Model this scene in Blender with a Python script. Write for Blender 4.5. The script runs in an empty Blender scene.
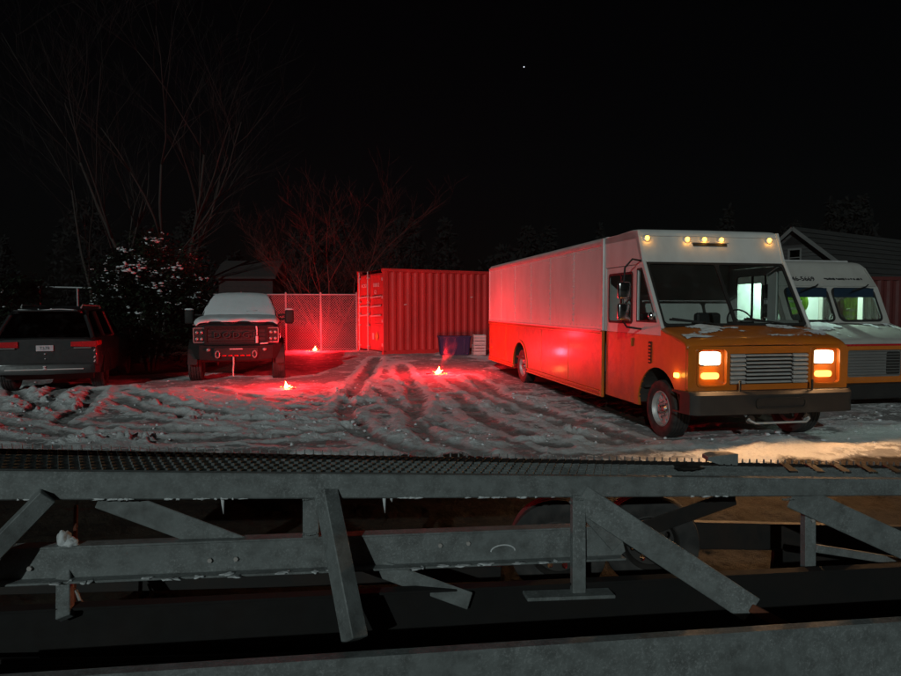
import bpy, bmesh, math, random
import numpy as np
from mathutils import Vector, Matrix, geometry

random.seed(7)
RAD = math.radians
C = bpy.context.scene.collection
SC = bpy.context.scene

# ------------------------------------------------------------------ camera, sky, light
CAM_H = 1.75
F_PX, CX_PX, CY_PX = 640.0, 450.5, 338.0
PITCH = math.atan(31 / 640.0)
cam_d = bpy.data.cameras.new('camera')
cam = bpy.data.objects.new('camera', cam_d)
C.objects.link(cam)
cam.location = (0, 0, CAM_H)
cam.rotation_euler = (math.pi / 2 - PITCH, 0, 0)
cam_d.sensor_width = 36
cam_d.lens = 36 * F_PX / 901.0
cam_d.clip_start = 0.05
cam_d.clip_end = 3000
SC.camera = cam

LIGHT_AZ, LIGHT_EL = RAD(15), RAD(20)      # the cool light comes from behind the camera, a little from the left
light_dir = Vector((math.sin(LIGHT_AZ) * math.cos(LIGHT_EL), math.cos(LIGHT_AZ) * math.cos(LIGHT_EL), -math.sin(LIGHT_EL)))
world = bpy.data.worlds.new('World')
SC.world = world
world.use_nodes = True
wn = world.node_tree
sky = wn.nodes.new('ShaderNodeTexSky')
sky.sky_type = 'NISHITA'
sky.sun_disc = False
sky.sun_elevation = LIGHT_EL
sky.sun_rotation = math.atan2(-light_dir.x, -light_dir.y)
wn.links.new(sky.outputs[0], wn.nodes['Background'].inputs[0])
wn.nodes['Background'].inputs[1].default_value = 0.00014
sun_d = bpy.data.lights.new('sun', 'SUN')
sun_d.energy = 0.78
sun_d.angle = RAD(0.6)
sun_d.color = (0.86, 1.0, 0.97)
sun = bpy.data.objects.new('sun', sun_d)
C.objects.link(sun)
sun.rotation_euler = light_dir.to_track_quat('-Z', 'Y').to_euler()
SC.view_settings.view_transform = 'Standard'
SC.view_settings.look = 'None'
SC.view_settings.exposure = 0
SC.view_settings.gamma = 1
SC.render.engine = 'CYCLES'
SC.cycles.use_denoising = True
SC.cycles.max_bounces = 6
SC.cycles.transparent_max_bounces = 12
SC.cycles.sample_clamp_indirect = 3.0
SC.cycles.blur_glossy = 0.5


def ray(px, py):
    a, b = (px - CX_PX) / F_PX, (CY_PX - py) / F_PX
    c, s = math.cos(PITCH), math.sin(PITCH)
    return Vector((a, c + b * s, -s + b * c))


def on_ground(px, py, z=0.0):
    r = ray(px, py)
    return Vector((0, 0, CAM_H)) + r * ((z - CAM_H) / r.z)


def on_plane(px, py, p0, n):
    r = ray(px, py)
    o = Vector((0, 0, CAM_H))
    return o + r * ((Vector(p0) - o).dot(n) / r.dot(n))


# ------------------------------------------------------------------ materials
def nodes_of(name):
    m = bpy.data.materials.new(name)
    m.use_nodes = True
    nt = m.node_tree
    return m, nt, nt.nodes['Principled BSDF']


def noise(nt, scale, detail=4, rough=.55, coord='Object', stretch=None):
    tc = nt.nodes.new('ShaderNodeTexCoord')
    src = tc.outputs[coord]
    if stretch:
        mp = nt.nodes.new('ShaderNodeMapping')
        mp.inputs['Scale'].default_value = stretch
        nt.links.new(src, mp.inputs[0])
        src = mp.outputs[0]
    n = nt.nodes.new('ShaderNodeTexNoise')
    n.inputs['Scale'].default_value = scale
    n.inputs['Detail'].default_value = detail
    n.inputs['Roughness'].default_value = rough
    nt.links.new(src, n.inputs['Vector'])
    return n.outputs['Fac']


def ramp(nt, src, a, b, ca=(0, 0, 0, 1), cb=(1, 1, 1, 1)):
    r = nt.nodes.new('ShaderNodeValToRGB')
    r.color_ramp.elements[0].position = a
    r.color_ramp.elements[1].position = b
    r.color_ramp.elements[0].color = ca
    r.color_ramp.elements[1].color = cb
    nt.links.new(src, r.inputs[0])
    return r.outputs[0]


def mixc(nt, fac, a, b):
    m = nt.nodes.new('ShaderNodeMix')
    m.data_type = 'RGBA'
    for sock, v in ((m.inputs[0], fac), (m.inputs[6], a), (m.inputs[7], b)):
        if isinstance(v, bpy.types.NodeSocket):
            nt.links.new(v, sock)
        else:
            sock.default_value = v if not isinstance(v, tuple) or len(v) == 4 else (*v, 1)
    return m.outputs[2]


def bump(nt, bsdf, src, strength=.3, dist=.01):
    b = nt.nodes.new('ShaderNodeBump')
    b.inputs['Strength'].default_value = strength
    b.inputs['Distance'].default_value = dist
    nt.links.new(src, b.inputs['Height'])
    nt.links.new(b.outputs[0], bsdf.inputs['Normal'])


def paint(name, col, rough=.4, metal=0.0, dirt=None, dirt_amt=.5, scale=3.0, frost=0.0, bump_s=0.0, bump_scale=60, coat=0.0, stretch=None):
    m, nt, b = nodes_of(name)
    c2 = dirt or tuple(v * .6 for v in col)
    f = ramp(nt, noise(nt, scale, 6, .6, stretch=stretch), .42, .78)
    mul = nt.nodes.new('ShaderNodeMath'); mul.operation = 'MULTIPLY'; mul.inputs[1].default_value = dirt_amt
    nt.links.new(f, mul.inputs[0])
    c = mixc(nt, mul.outputs[0], col, c2)
    if frost:
        f2 = ramp(nt, noise(nt, 70, 8, .8), .5, .70)
        f3 = ramp(nt, noise(nt, 2.2, 3, .6), .35, .7)
        k = nt.nodes.new('ShaderNodeMath'); k.operation = 'MULTIPLY'
        nt.links.new(f2, k.inputs[0]); nt.links.new(f3, k.inputs[1])
        k2 = nt.nodes.new('ShaderNodeMath'); k2.operation = 'MULTIPLY'; k2.inputs[1].default_value = frost
        nt.links.new(k.outputs[0], k2.inputs[0])
        c = mixc(nt, k2.outputs[0], c, (.75, .78, .8, 1))
    nt.links.new(c, b.inputs['Base Color'])
    b.inputs['Metallic'].default_value = metal
    rr = nt.nodes.new('ShaderNodeMapRange')
    rr.inputs[3].default_value = max(.05, rough - .12); rr.inputs[4].default_value = min(1, rough + .2)
    nt.links.new(noise(nt, scale * 4, 5), rr.inputs[0])
    nt.links.new(rr.outputs[0], b.inputs['Roughness'])
    if coat:
        b.inputs['Coat Weight'].default_value = coat
        b.inputs['Coat Roughness'].default_value = .12
    if bump_s:
        bump(nt, b, noise(nt, bump_scale, 6, .65), bump_s, .004)
    return m


def emitter(name, col, strength):
    m, nt, b = nodes_of(name)
    b.inputs['Base Color'].default_value = (*[min(1, v) for v in col], 1)
    b.inputs['Emission Color'].default_value = (*col, 1)
    b.inputs['Emission Strength'].default_value = strength
    return m


def glass(name, tint=(.8, .85, .84), rough=.03):
    m = bpy.data.materials.new(name); m.use_nodes = True
    nt = m.node_tree; nt.nodes.remove(nt.nodes['Principled BSDF'])
    out = nt.nodes['Material Output']
    tr = nt.nodes.new('ShaderNodeBsdfTransparent'); tr.inputs[0].default_value = (*tint, 1)
    gl = nt.nodes.new('ShaderNodeBsdfGlossy'); gl.inputs['Roughness'].default_value = rough
    df = nt.nodes.new('ShaderNodeBsdfDiffuse'); df.inputs[0].default_value = (.6, .62, .62, 1)
    lw = nt.nodes.new('ShaderNodeLayerWeight'); lw.inputs[0].default_value = .5
    pw = nt.nodes.new('ShaderNodeMath'); pw.operation = 'POWER'; pw.inputs[1].default_value = 5
    nt.links.new(lw.outputs['Facing'], pw.inputs[0])
    fr = nt.nodes.new('ShaderNodeMapRange'); fr.inputs[3].default_value = .035; fr.inputs[4].default_value = .9
    nt.links.new(pw.outputs[0], fr.inputs[0])
    mx = nt.nodes.new('ShaderNodeMixShader'); mx2 = nt.nodes.new('ShaderNodeMixShader')
    f = ramp(nt, noise(nt, 5, 8, .7), .5, .95, (.0, .0, .0, 1), (.035, .035, .035, 1))   # grime and frost on the pane
    nt.links.new(f, mx2.inputs[0])
    nt.links.new(fr.outputs[0], mx.inputs[0]); nt.links.new(tr.outputs[0], mx.inputs[1]); nt.links.new(gl.outputs[0], mx.inputs[2])
    nt.links.new(mx.outputs[0], mx2.inputs[1]); nt.links.new(df.outputs[0], mx2.inputs[2])
    nt.links.new(mx2.outputs[0], out.inputs[0])
    return m


def snow_mat(name, col=(.78, .8, .83), dirt=0.15, scale=9):
    m, nt, b = nodes_of(name)
    f = ramp(nt, noise(nt, scale, 8, .7), .45, .85)
    mul = nt.nodes.new('ShaderNodeMath'); mul.operation = 'MULTIPLY'; mul.inputs[1].default_value = dirt
    nt.links.new(f, mul.inputs[0])
    nt.links.new(mixc(nt, mul.outputs[0], col, (.3, .28, .26)), b.inputs['Base Color'])
    b.inputs['Roughness'].default_value = .85
    bump(nt, b, noise(nt, 45, 8, .7), .5, .02)
    return m


M = dict(
    orange=paint('orange_paint', (.60, .155, .012), .33, dirt=(.30, .075, .02), dirt_amt=.55, scale=2.5, frost=.16, coat=.35, bump_s=.05, bump_scale=6),
    orange_side=paint('salted_orange_paint', (.50, .105, .010), .36, dirt=(.22, .07, .03), dirt_amt=1.0, scale=3.0, frost=.55, coat=.25, bump_s=.07, bump_scale=5),
    van_white=paint('white_paint', (.68, .68, .66), .38, dirt=(.46, .43, .40), dirt_amt=.7, scale=2.2, frost=.14, coat=.2, stretch=(1, 1, .35), bump_s=.05, bump_scale=5),
    shaded_white=paint('shaded_white_paint', (.42, .41, .38), .5, dirt=(.28, .26, .24), dirt_amt=.7, scale=2.2, frost=.12, stretch=(1, 1, .35)),  # white paint darkened for the weaker light on the second van
    trim_alu=paint('aluminium_trim', (.62, .61, .6), .42, .3, dirt_amt=.6, scale=6),
    chrome=paint('chrome', (.75, .75, .75), .12, 1.0, dirt_amt=.15),
    black=paint('black_plastic', (.012, .012, .012), .65, dirt=(.03, .028, .025), dirt_amt=.6, scale=5),
    bumper=paint('painted_bumper', (.022, .020, .019), .6, dirt=(.05, .042, .036), dirt_amt=.6, scale=5, bump_s=.08),
    rubber=paint('tyre_rubber', (.02, .02, .02), .75, dirt=(.09, .08, .075), dirt_amt=.7, scale=9, bump_s=.2),
    rim=paint('painted_steel_rim', (.55, .56, .56), .45, .3, dirt=(.2, .16, .13), dirt_amt=.7, scale=7),
    under=paint('underbody', (.03, .028, .026), .8, dirt=(.07, .05, .04)),
    seat=paint('seat_vinyl', (.02, .02, .022), .55),
    inner=paint('cab_lining', (.16, .155, .15), .7, dirt_amt=.5),
    inner_white=paint('white_cab_lining', (.62, .66, .64), .6, dirt_amt=.3),
    glass=glass('window_glass', (.86, .89, .88)),
    tint=glass('tinted_glass', (.08, .085, .085)),
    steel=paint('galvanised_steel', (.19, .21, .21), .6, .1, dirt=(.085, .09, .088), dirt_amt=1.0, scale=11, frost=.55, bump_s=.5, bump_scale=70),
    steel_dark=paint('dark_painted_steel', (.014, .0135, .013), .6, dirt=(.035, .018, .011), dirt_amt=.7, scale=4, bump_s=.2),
    shaded_beam=paint('shade_black_steel', (.005, .0048, .0046), .8, dirt=(.014, .008, .006), dirt_amt=.6, scale=3, bump_s=.2),  # shade on the main beam put into its near-black colour
    rust=paint('rusty_steel', (.15, .045, .02), .8, dirt=(.06, .02, .012), dirt_amt=.8, scale=9, bump_s=.3),
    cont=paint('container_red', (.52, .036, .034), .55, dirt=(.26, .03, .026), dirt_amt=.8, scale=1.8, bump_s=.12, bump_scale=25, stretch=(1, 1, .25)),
    rod=paint('galvanised_rod', (.5, .47, .45), .5, .2, dirt_amt=.6, scale=8),
    letter=paint('white_lettering', (.7, .68, .66), .6, dirt_amt=.5, scale=30),
    ink=paint('dark_lettering', (.03, .03, .035), .6),
    snow=snow_mat('loose_snow'),
    frost_snow=snow_mat('crusted_snow', (.7, .73, .75), .3, 14),
    bark=paint('bark', (.038, .031, .027), .9, dirt=(.018, .015, .013), dirt_amt=.9, scale=6, bump_s=.4, bump_scale=30, stretch=(1, 1, .3)),
    red_lit_twig=paint('red_lit_bark', (.10, .032, .026), .9, dirt=(.07, .03, .025), dirt_amt=.8, scale=6),  # red flare light painted into the bark colour
    leaf=paint('dark_leaf', (.010, .018, .010), .5, dirt=(.02, .03, .012), dirt_amt=.8, scale=2),
    needle=paint('far_foliage', (.0022, .0025, .002), 1.0, dirt=(.004, .0035, .003), dirt_amt=.8, scale=.6),
    wire=paint('galvanised_wire', (.36, .37, .38), .5, .3, dirt_amt=.4),
    siding=paint('grey_siding', (.065, .065, .064), .8, dirt=(.04, .04, .04), dirt_amt=.5, scale=1.5),
    shed=paint('shed_siding', (.028, .028, .027), .85, dirt=(.018, .018, .018), dirt_amt=.5, scale=1.5),
    shingle=paint('roof_shingle', (.028, .028, .027), .9, dirt=(.05, .05, .051), dirt_amt=.6, scale=1.2, bump_s=.3, bump_scale=20),
    trim_white=paint('white_trim', (.17, .17, .165), .6),
    suv=paint('dark_grey_paint', (.015, .0165, .0175), .4, .1, dirt=(.028, .028, .028), dirt_amt=.5, scale=3, coat=.3),
    truck=paint('black_truck_paint', (.012, .012, .014), .3, dirt=(.05, .045, .04), dirt_amt=.5, scale=4, coat=.3),
    truck_trim=paint('black_trim', (.008, .008, .008), .8, dirt=(.016, .015, .014), dirt_amt=.6, scale=5),
    truck_letter=paint('grille_letter_grey', (.035, .035, .036), .4),
    cont_shaded=paint('shaded_container_red', (.085, .011, .010), .6, dirt=(.05, .008, .008), dirt_amt=.7, scale=1.8),  # container red darkened for the light that misses the far one
    lens_red=paint('red_tail_lens', (.55, .015, .02), .2, dirt_amt=.3, coat=.4),
    lens_clear=paint('clear_lamp_lens', (.42, .42, .42), .15, .4, dirt_amt=.4, scale=20),
    lens_off=paint('unlit_amber_lens', (.45, .16, .02), .25),
    plate=paint('plate_white', (.6, .6, .62), .4, dirt=(.3, .32, .4), dirt_amt=.7, scale=18),
    blue=paint('blue_plastic', (.02, .028, .10), .55, dirt=(.03, .03, .07), dirt_amt=.6),
    crate=paint('white_crate', (.60, .57, .55), .7, dirt_amt=.6, scale=7, bump_s=.2),
    hivis=paint('hi_vis_yellow', (.42, .80, .08), .7, dirt=(.25, .5, .05), dirt_amt=.8, scale=9),
    reflect=paint('reflective_tape', (.7, .7, .68), .35, .2),
    skin=paint('skin', (.45, .28, .2), .6),
    cloth=paint('dark_work_cloth', (.03, .032, .04), .85),
    visor=paint('blue_visor', (.012, .03, .055), .4),
    sticker=paint('warning_sticker', (.65, .32, .03), .6, dirt_amt=.6, scale=15),
    flare_body=paint('flare_paper', (.5, .04, .03), .8),
    headlamp=emitter('headlamp_light', (1, .82, .55), 7),
    turn=emitter('turn_lamp_light', (1, .50, .10), 2.6),
    marker=emitter('marker_lamp_light', (1, .50, .07), 6),
    flame_core=emitter('flare_core', (1, .50, .14), 22),
    flame=emitter('flare_flame', (1, .16, .04), 9),
    slag=emitter('glowing_slag', (1, .30, .03), 5),
    dome=emitter('cab_dome_light', (.75, 1, .88), 7),
    star=emitter('star_light', (.9, .9, 1), 1.3),
)


# ------------------------------------------------------------------ geometry helpers
def link(name, me, mat, parent=None, smooth=False):
    if mat is not None and not me.materials:
        me.materials.append(M[mat] if isinstance(mat, str) else mat)
    o = bpy.data.objects.new(name, me)
    C.objects.link(o)
    if parent:
        o.parent = parent
    if smooth:
        me.polygons.foreach_set('use_smooth', [True] * len(me.polygons))
    return o


def tag(o, label=None, cat=None, group=None, kind=None):
    for k, v in (('label', label), ('category', cat), ('group', group), ('kind', kind)):
        if v:
            o[k] = v
    return o


def thing(name, label, cat, loc=(0, 0, 0), rz=0.0, group=None):
    o = bpy.data.objects.new(name, None)
    C.objects.link(o)
    o.location = loc
    o.rotation_euler = (0, 0, rz)
    o.empty_display_size = .2
    return tag(o, label, cat, group)


class G:
    """collects shapes and links them as one mesh object"""
    def __init__(self):
        self.bm = bmesh.new()

    def box(self, x0, x1, y0, y1, z0, z1, bev=0.0, seg=2, mat=None):
        t = bmesh.new()
        bmesh.ops.create_cube(t, size=1)
        for v in t.verts:
            v.co = Vector(((x0 + x1) / 2 + v.co.x * (x1 - x0), (y0 + y1) / 2 + v.co.y * (y1 - y0), (z0 + z1) / 2 + v.co.z * (z1 - z0)))
        if bev:
            bmesh.ops.bevel(t, geom=t.edges[:], offset=bev, segments=seg, affect='EDGES', profile=.5)
        return self.merge(t, mat)

    def merge(self, t, mat=None):
        if mat is not None:
            bmesh.ops.transform(t, matrix=mat, verts=t.verts)
        me = bpy.data.meshes.new('tmp')
        t.to_mesh(me); t.free()
        self.bm.from_mesh(me)
        bpy.data.meshes.remove(me)
        return self

    def cyl(self, p0, p1, r0, r1=None, seg=12, caps=True):
        p0, p1 = Vector(p0), Vector(p1)
        d = p1 - p0
        if d.length < 1e-6:
            return self
        q = d.to_track_quat('Z', 'Y')
        r1 = r0 if r1 is None else r1
        rings = []
        for p, r in ((p0, r0), (p1, r1)):
            rings.append([self.bm.verts.new(p + q @ Vector((r * math.cos(2 * math.pi * k / seg), r * math.sin(2 * math.pi * k / seg), 0))) for k in range(seg)])
        for k in range(seg):
            self.bm.faces.new((rings[0][k], rings[0][(k + 1) % seg], rings[1][(k + 1) % seg], rings[1][k]))
        if caps:
            self.bm.faces.new(rings[0][::-1]); self.bm.faces.new(rings[1])
        return self

    def tube(self, pts, r, seg=8):
        pts = [Vector(p) for p in pts]
        rings = []
        for i, p in enumerate(pts):
            d = (pts[min(i + 1, len(pts) - 1)] - pts[max(i - 1, 0)]).normalized()
            q = d.to_track_quat('Z', 'Y')
            rr = r[i] if isinstance(r, (list, tuple)) else r
            rings.append([self.bm.verts.new(p + q @ Vector((rr * math.cos(2 * math.pi * k / seg), rr * math.sin(2 * math.pi * k / seg), 0))) for k in range(seg)])
        for a, b in zip(rings, rings[1:]):
            for k in range(seg):
                self.bm.faces.new((a[k], a[(k + 1) % seg], b[(k + 1) % seg], b[k]))
        self.bm.faces.new(rings[0][::-1]); self.bm.faces.new(rings[-1])
        return self

    def bar(self, p0, p1, w, h, up=(0, 0, 1), bev=0.0):
        """rectangular bar from p0 to p1, h measured along up"""
        p0, p1 = Vector(p0), Vector(p1)
        d = p1 - p0
        x = d.normalized()
        y = Vector(up).cross(x).normalized()
        z = x.cross(y)
        m = Matrix((x, y, z)).transposed().to_4x4()
        m.translation = (p0 + p1) / 2
        return self.box(-d.length / 2, d.length / 2, -w / 2, w / 2, -h / 2, h / 2, bev, 1, m)

    def plate(self, outline, holes, a, b, axis='x'):
        """2-D outline with holes given thickness from a to b along axis; 2-D axes are the other two in order"""
        def put(p, t):
            u, v = p
            return {'x': Vector((t, u, v)), 'y': Vector((u, t, v)), 'z': Vector((u, v, t))}[axis]
        loops = [outline] + list(holes)
        tris = geometry.tessellate_polygon([[Vector((p[0], p[1], 0)) for p in l] for l in loops])
        flat = [p for l in loops for p in l]
        A = [self.bm.verts.new(put(p, a)) for p in flat]
        B = [self.bm.verts.new(put(p, b)) for p in flat]
        for t in tris:
            try:
                self.bm.faces.new([A[i] for i in t]); self.bm.faces.new([B[i] for i in reversed(t)])
            except ValueError:
                pass
        k = 0
        for l in loops:
            n = len(l)
            for i in range(n):
                j = (i + 1) % n
                self.bm.faces.new((A[k + i], B[k + i], B[k + j], A[k + j]))
            k += n
        return self

    def loft(self, rings, cap=True, closed=True):
        rs = [[self.bm.verts.new(Vector(p)) for p in r] for r in rings]
        n = len(rs[0])
        for a, b in zip(rs, rs[1:]):
            for k in range(n if closed else n - 1):
                self.bm.faces.new((a[k], a[(k + 1) % n], b[(k + 1) % n], b[k]))
        if cap and closed:
            self.bm.faces.new(rs[0][::-1]); self.bm.faces.new(rs[-1])
        return self

    def lathe(self, prof, axis='x', center=(0, 0, 0), seg=40):
        """prof = list of (along axis, radius)"""
        rings = []
        c = Vector(center)
        for t, r in prof:
            ring = []
            for k in range(seg):
                a = 2 * math.pi * k / seg
                ca, sa = r * math.cos(a), r * math.sin(a)
                ring.append(c + {'x': Vector((t, ca, sa)), 'y': Vector((ca, t, sa)), 'z': Vector((ca, sa, t))}[axis])
            rings.append(ring)
        return self.loft(rings, cap=True)

    def blob(self, c, sx, sy, sz, sub=2, rough=.25, seed=0, flat=False):
        t = bmesh.new()
        bmesh.ops.create_icosphere(t, subdivisions=sub, radius=1)
        rnd = random.Random(seed)
        ph = [rnd.uniform(0, 6.3) for _ in range(9)]
        for v in t.verts:
            p = v.co
            k = 1 + rough * (math.sin(p.x * 3.1 + ph[0]) * math.sin(p.y * 3.7 + ph[1]) + .6 * math.sin(p.z * 6 + ph[2]) * math.sin(p.x * 7 + ph[3]) + .4 * math.sin(p.y * 11 + ph[4]) * math.sin(p.x * 9 + ph[5])) + rnd.uniform(-rough, rough) * .25
            q = p * k
            if flat and q.z < 0:
                q.z *= .15
            v.co = Vector((c[0] + q.x * sx, c[1] + q.y * sy, c[2] + q.z * sz))
        return self.merge(t)

    def out(self, name, mat, parent=None, smooth=False, auto=None):
        bmesh.ops.recalc_face_normals(self.bm, faces=self.bm.faces)
        me = bpy.data.meshes.new(name)
        self.bm.to_mesh(me); self.bm.free()
        o = link(name, me, mat, parent, smooth or auto is not None)
        if auto is not None:
            with_angle(me, auto)
        return o


def with_angle(me, deg):
    """smooth shading with edges sharper than deg kept crisp"""
    bm = bmesh.new(); bm.from_mesh(me)
    for e in bm.edges:
        if len(e.link_faces) == 2 and e.calc_face_angle(0) > RAD(deg):
            e.smooth = False
    bm.to_mesh(me); bm.free()


def rrect(x0, x1, z0, z1, r, n=5):
    pts = []
    for cx, cz, a0 in ((x1 - r, z1 - r, 0), (x0 + r, z1 - r, 90), (x0 + r, z0 + r, 180), (x1 - r, z0 + r, 270)):
        for k in range(n + 1):
            a = RAD(a0 + 90 * k / n)
            pts.append((cx + r * math.cos(a), cz + r * math.sin(a)))
    return pts


def arc(cx, cz, r, a0, a1, n=16):
    return [(cx + r * math.cos(RAD(a0 + (a1 - a0) * k / n)), cz + r * math.sin(RAD(a0 + (a1 - a0) * k / n))) for k in range(n + 1)]


def text_mesh(txt, size, depth=.003, name='lettering'):
    cu = bpy.data.curves.new('txt', 'FONT')
    cu.body = txt
    cu.size = size
    cu.extrude = depth
    cu.align_x = 'CENTER'
    cu.align_y = 'CENTER'
    cu.resolution_u = 2
    o = bpy.data.objects.new('txt', cu)
    C.objects.link(o)
    dg = bpy.context.evaluated_depsgraph_get()
    me = bpy.data.meshes.new_from_object(o.evaluated_get(dg))
    bpy.data.objects.remove(o)
    me.name = name
    return me


def lamp(name, kind, loc, energy, col, parent=None, radius=.03, **kw):
    d = bpy.data.lights.new(name, kind)
    d.energy = energy
    d.color = col
    d.shadow_soft_size = radius
    for k, v in kw.items():
        setattr(d, k, v)
    o = bpy.data.objects.new(name, d)
    C.objects.link(o)
    o.location = loc
    if parent:
        o.parent = parent
    return o


def copy_tree(o, parent=None):
    c = o.copy()
    C.objects.link(c)
    c.parent = parent
    for ch in list(o.children):
        copy_tree(ch, c)
    return c


# ------------------------------------------------------------------ ground: packed snow with wheel tracks, bare dirt by the trailer
rng = np.random.RandomState(3)
LAT = rng.rand(512, 512)


def vnoise(x, y):
    xi, yi = np.floor(x).astype(int), np.floor(y).astype(int)
    fx, fy = x - xi, y - yi
    fx, fy = fx * fx * (3 - 2 * fx), fy * fy * (3 - 2 * fy)
    a, b = LAT[xi % 512, yi % 512], LAT[(xi + 1) % 512, yi % 512]
    c, d = LAT[xi % 512, (yi + 1) % 512], LAT[(xi + 1) % 512, (yi + 1) % 512]
    return (a * (1 - fx) + b * fx) * (1 - fy) + (c * (1 - fx) + d * fx) * fy - .5


def fbm(x, y, s, octs=4, gain=.5):
    r, a, f = 0, 1, s
    for k in range(octs):
        r = r + a * vnoise(x * f + 17 * k, y * f + 31 * k)
        a *= gain; f *= 2.03
    return r


def sstep(a, b, x):
    t = np.clip((x - a) / (b - a), 0, 1)
    return t * t * (3 - 2 * t)


RUTS = [  # wheel tracks pressed into the snow: points, half width, depth
    ([(378, 362), (366, 375), (358, 388), (350, 400), (346, 412), (352, 425), (366, 436), (395, 448), (430, 458)], .17, .060),
    ([(400, 368), (412, 392), (418, 407), (414, 421), (428, 437), (450, 446), (480, 456)], .16, .05),
    ([(375, 391), (404, 409), (440, 425), (480, 436)], .14, .04),
    ([(450, 380), (491, 403), (513, 414), (551, 423), (582, 437), (620, 447)], .17, .045),
    ([(470, 378), (500, 398), (540, 413), (590, 428), (640, 446)], .17, .04),
    ([(455, 396), (480, 418), (520, 436), (560, 448)], .15, .035),
    ([(130, 394), (160, 405), (193, 411), (232, 416), (282, 418), (330, 415), (370, 404)], .15, .05),
    ([(120, 402), (150, 413), (193, 419), (240, 423), (300, 423), (345, 418)], .16, .05),
    ([(98, 389), (92, 398), (86, 405), (78, 414), (60, 424)], .15, .075),
    ([(72, 385), (60, 390), (50, 397), (44, 406), (34, 414)], .15, .07),
    ([(14, 388), (17, 394), (25, 400), (40, 408), (58, 413)], .13, .06),
    ([(-40, 398), (0, 412), (60, 426), (130, 432), (220, 434)], .16, .04),
    ([(-40, 418), (40, 436), (140, 442), (260, 440), (340, 432)], .16, .035),
    ([(205, 390), (260, 400), (320, 408)], .13, .03),
]


def seg_dist(x, y, pts):
    best = np.full(x.shape, 9.)
    for p, q in zip(pts, pts[1:]):
        dx, dy = q[0] - p[0], q[1] - p[1]
        t = np.clip(((x - p[0]) * dx + (y - p[1]) * dy) / (dx * dx + dy * dy), 0, 1)
        best = np.minimum(best, np.hypot(x - p[0] - t * dx, y - p[1] - t * dy))
    return best


def smooth_pts(pts, n=6):
    out = []
    for i in range(len(pts) - 1):
        p0, p1, p2, p3 = pts[max(i - 1, 0)], pts[i], pts[i + 1], pts[min(i + 2, len(pts) - 1)]
        for k in range(n):
            t = k / n
            out.append(tuple(.5 * ((2 * b) + (c - a) * t + (2 * a - 5 * b + 4 * c - d) * t * t + (3 * b - a - 3 * c + d) * t ** 3) for a, b, c, d in zip(p0, p1, p2, p3)))
    out.append(pts[-1])
    return out


RIDGES = [  # thrown-up lines of loose snow: points, half width, height
    ([(132, 388), (140, 392), (174, 402), (193, 406), (225, 411), (268, 414), (300, 417)], .10, .055),
    ([(150, 404), (167, 410), (193, 415), (232, 420), (282, 422)], .11, .06),
    ([(135, 418), (151, 419), (216, 422)], .10, .055), ([(70, 445), (110, 442), (160, 444)], .12, .085),
    ([(10, 398), (25, 410), (53, 415)], .12, .08), ([(33, 390), (45, 402)], .10, .07), ([(63, 398), (83, 413)], .11, .08),
    ([(90, 436), (118, 433)], .13, .08), ([(-20, 434), (0, 436), (40, 440)], .12, .07), ([(300, 424), (350, 428)], .11, .05),
    ([(240, 437), (330, 440)], .11, .06), ([(480, 404), (505, 413), (545, 425)], .10, .05), ([(560, 430), (600, 436)], .12, .05),
    ([(520, 441), (580, 443)], .12, .05), ([(395, 436), (420, 444)], .11, .05), ([(425, 420), (470, 432)], .10, .04),
    ([(335, 392), (352, 402), (372, 396)], .10, .05), ([(390, 382), (410, 388)], .10, .05),
]
RIDGE_PTS = []
RUT_PTS = []
for pts, hw, dp in RUTS:
    w = [on_ground(*p)[:2] for p in pts]
    RUT_PTS.append((smooth_pts([tuple(p) for p in w]), hw, dp))

for pts, hw, dp in RIDGES:
    RIDGE_PTS.append((smooth_pts([tuple(on_ground(*p)[:2]) for p in pts]), hw, dp))

VAN_O = Vector((2.77, 8.55, 0)); VAN_TH = RAD(10.5)


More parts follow.
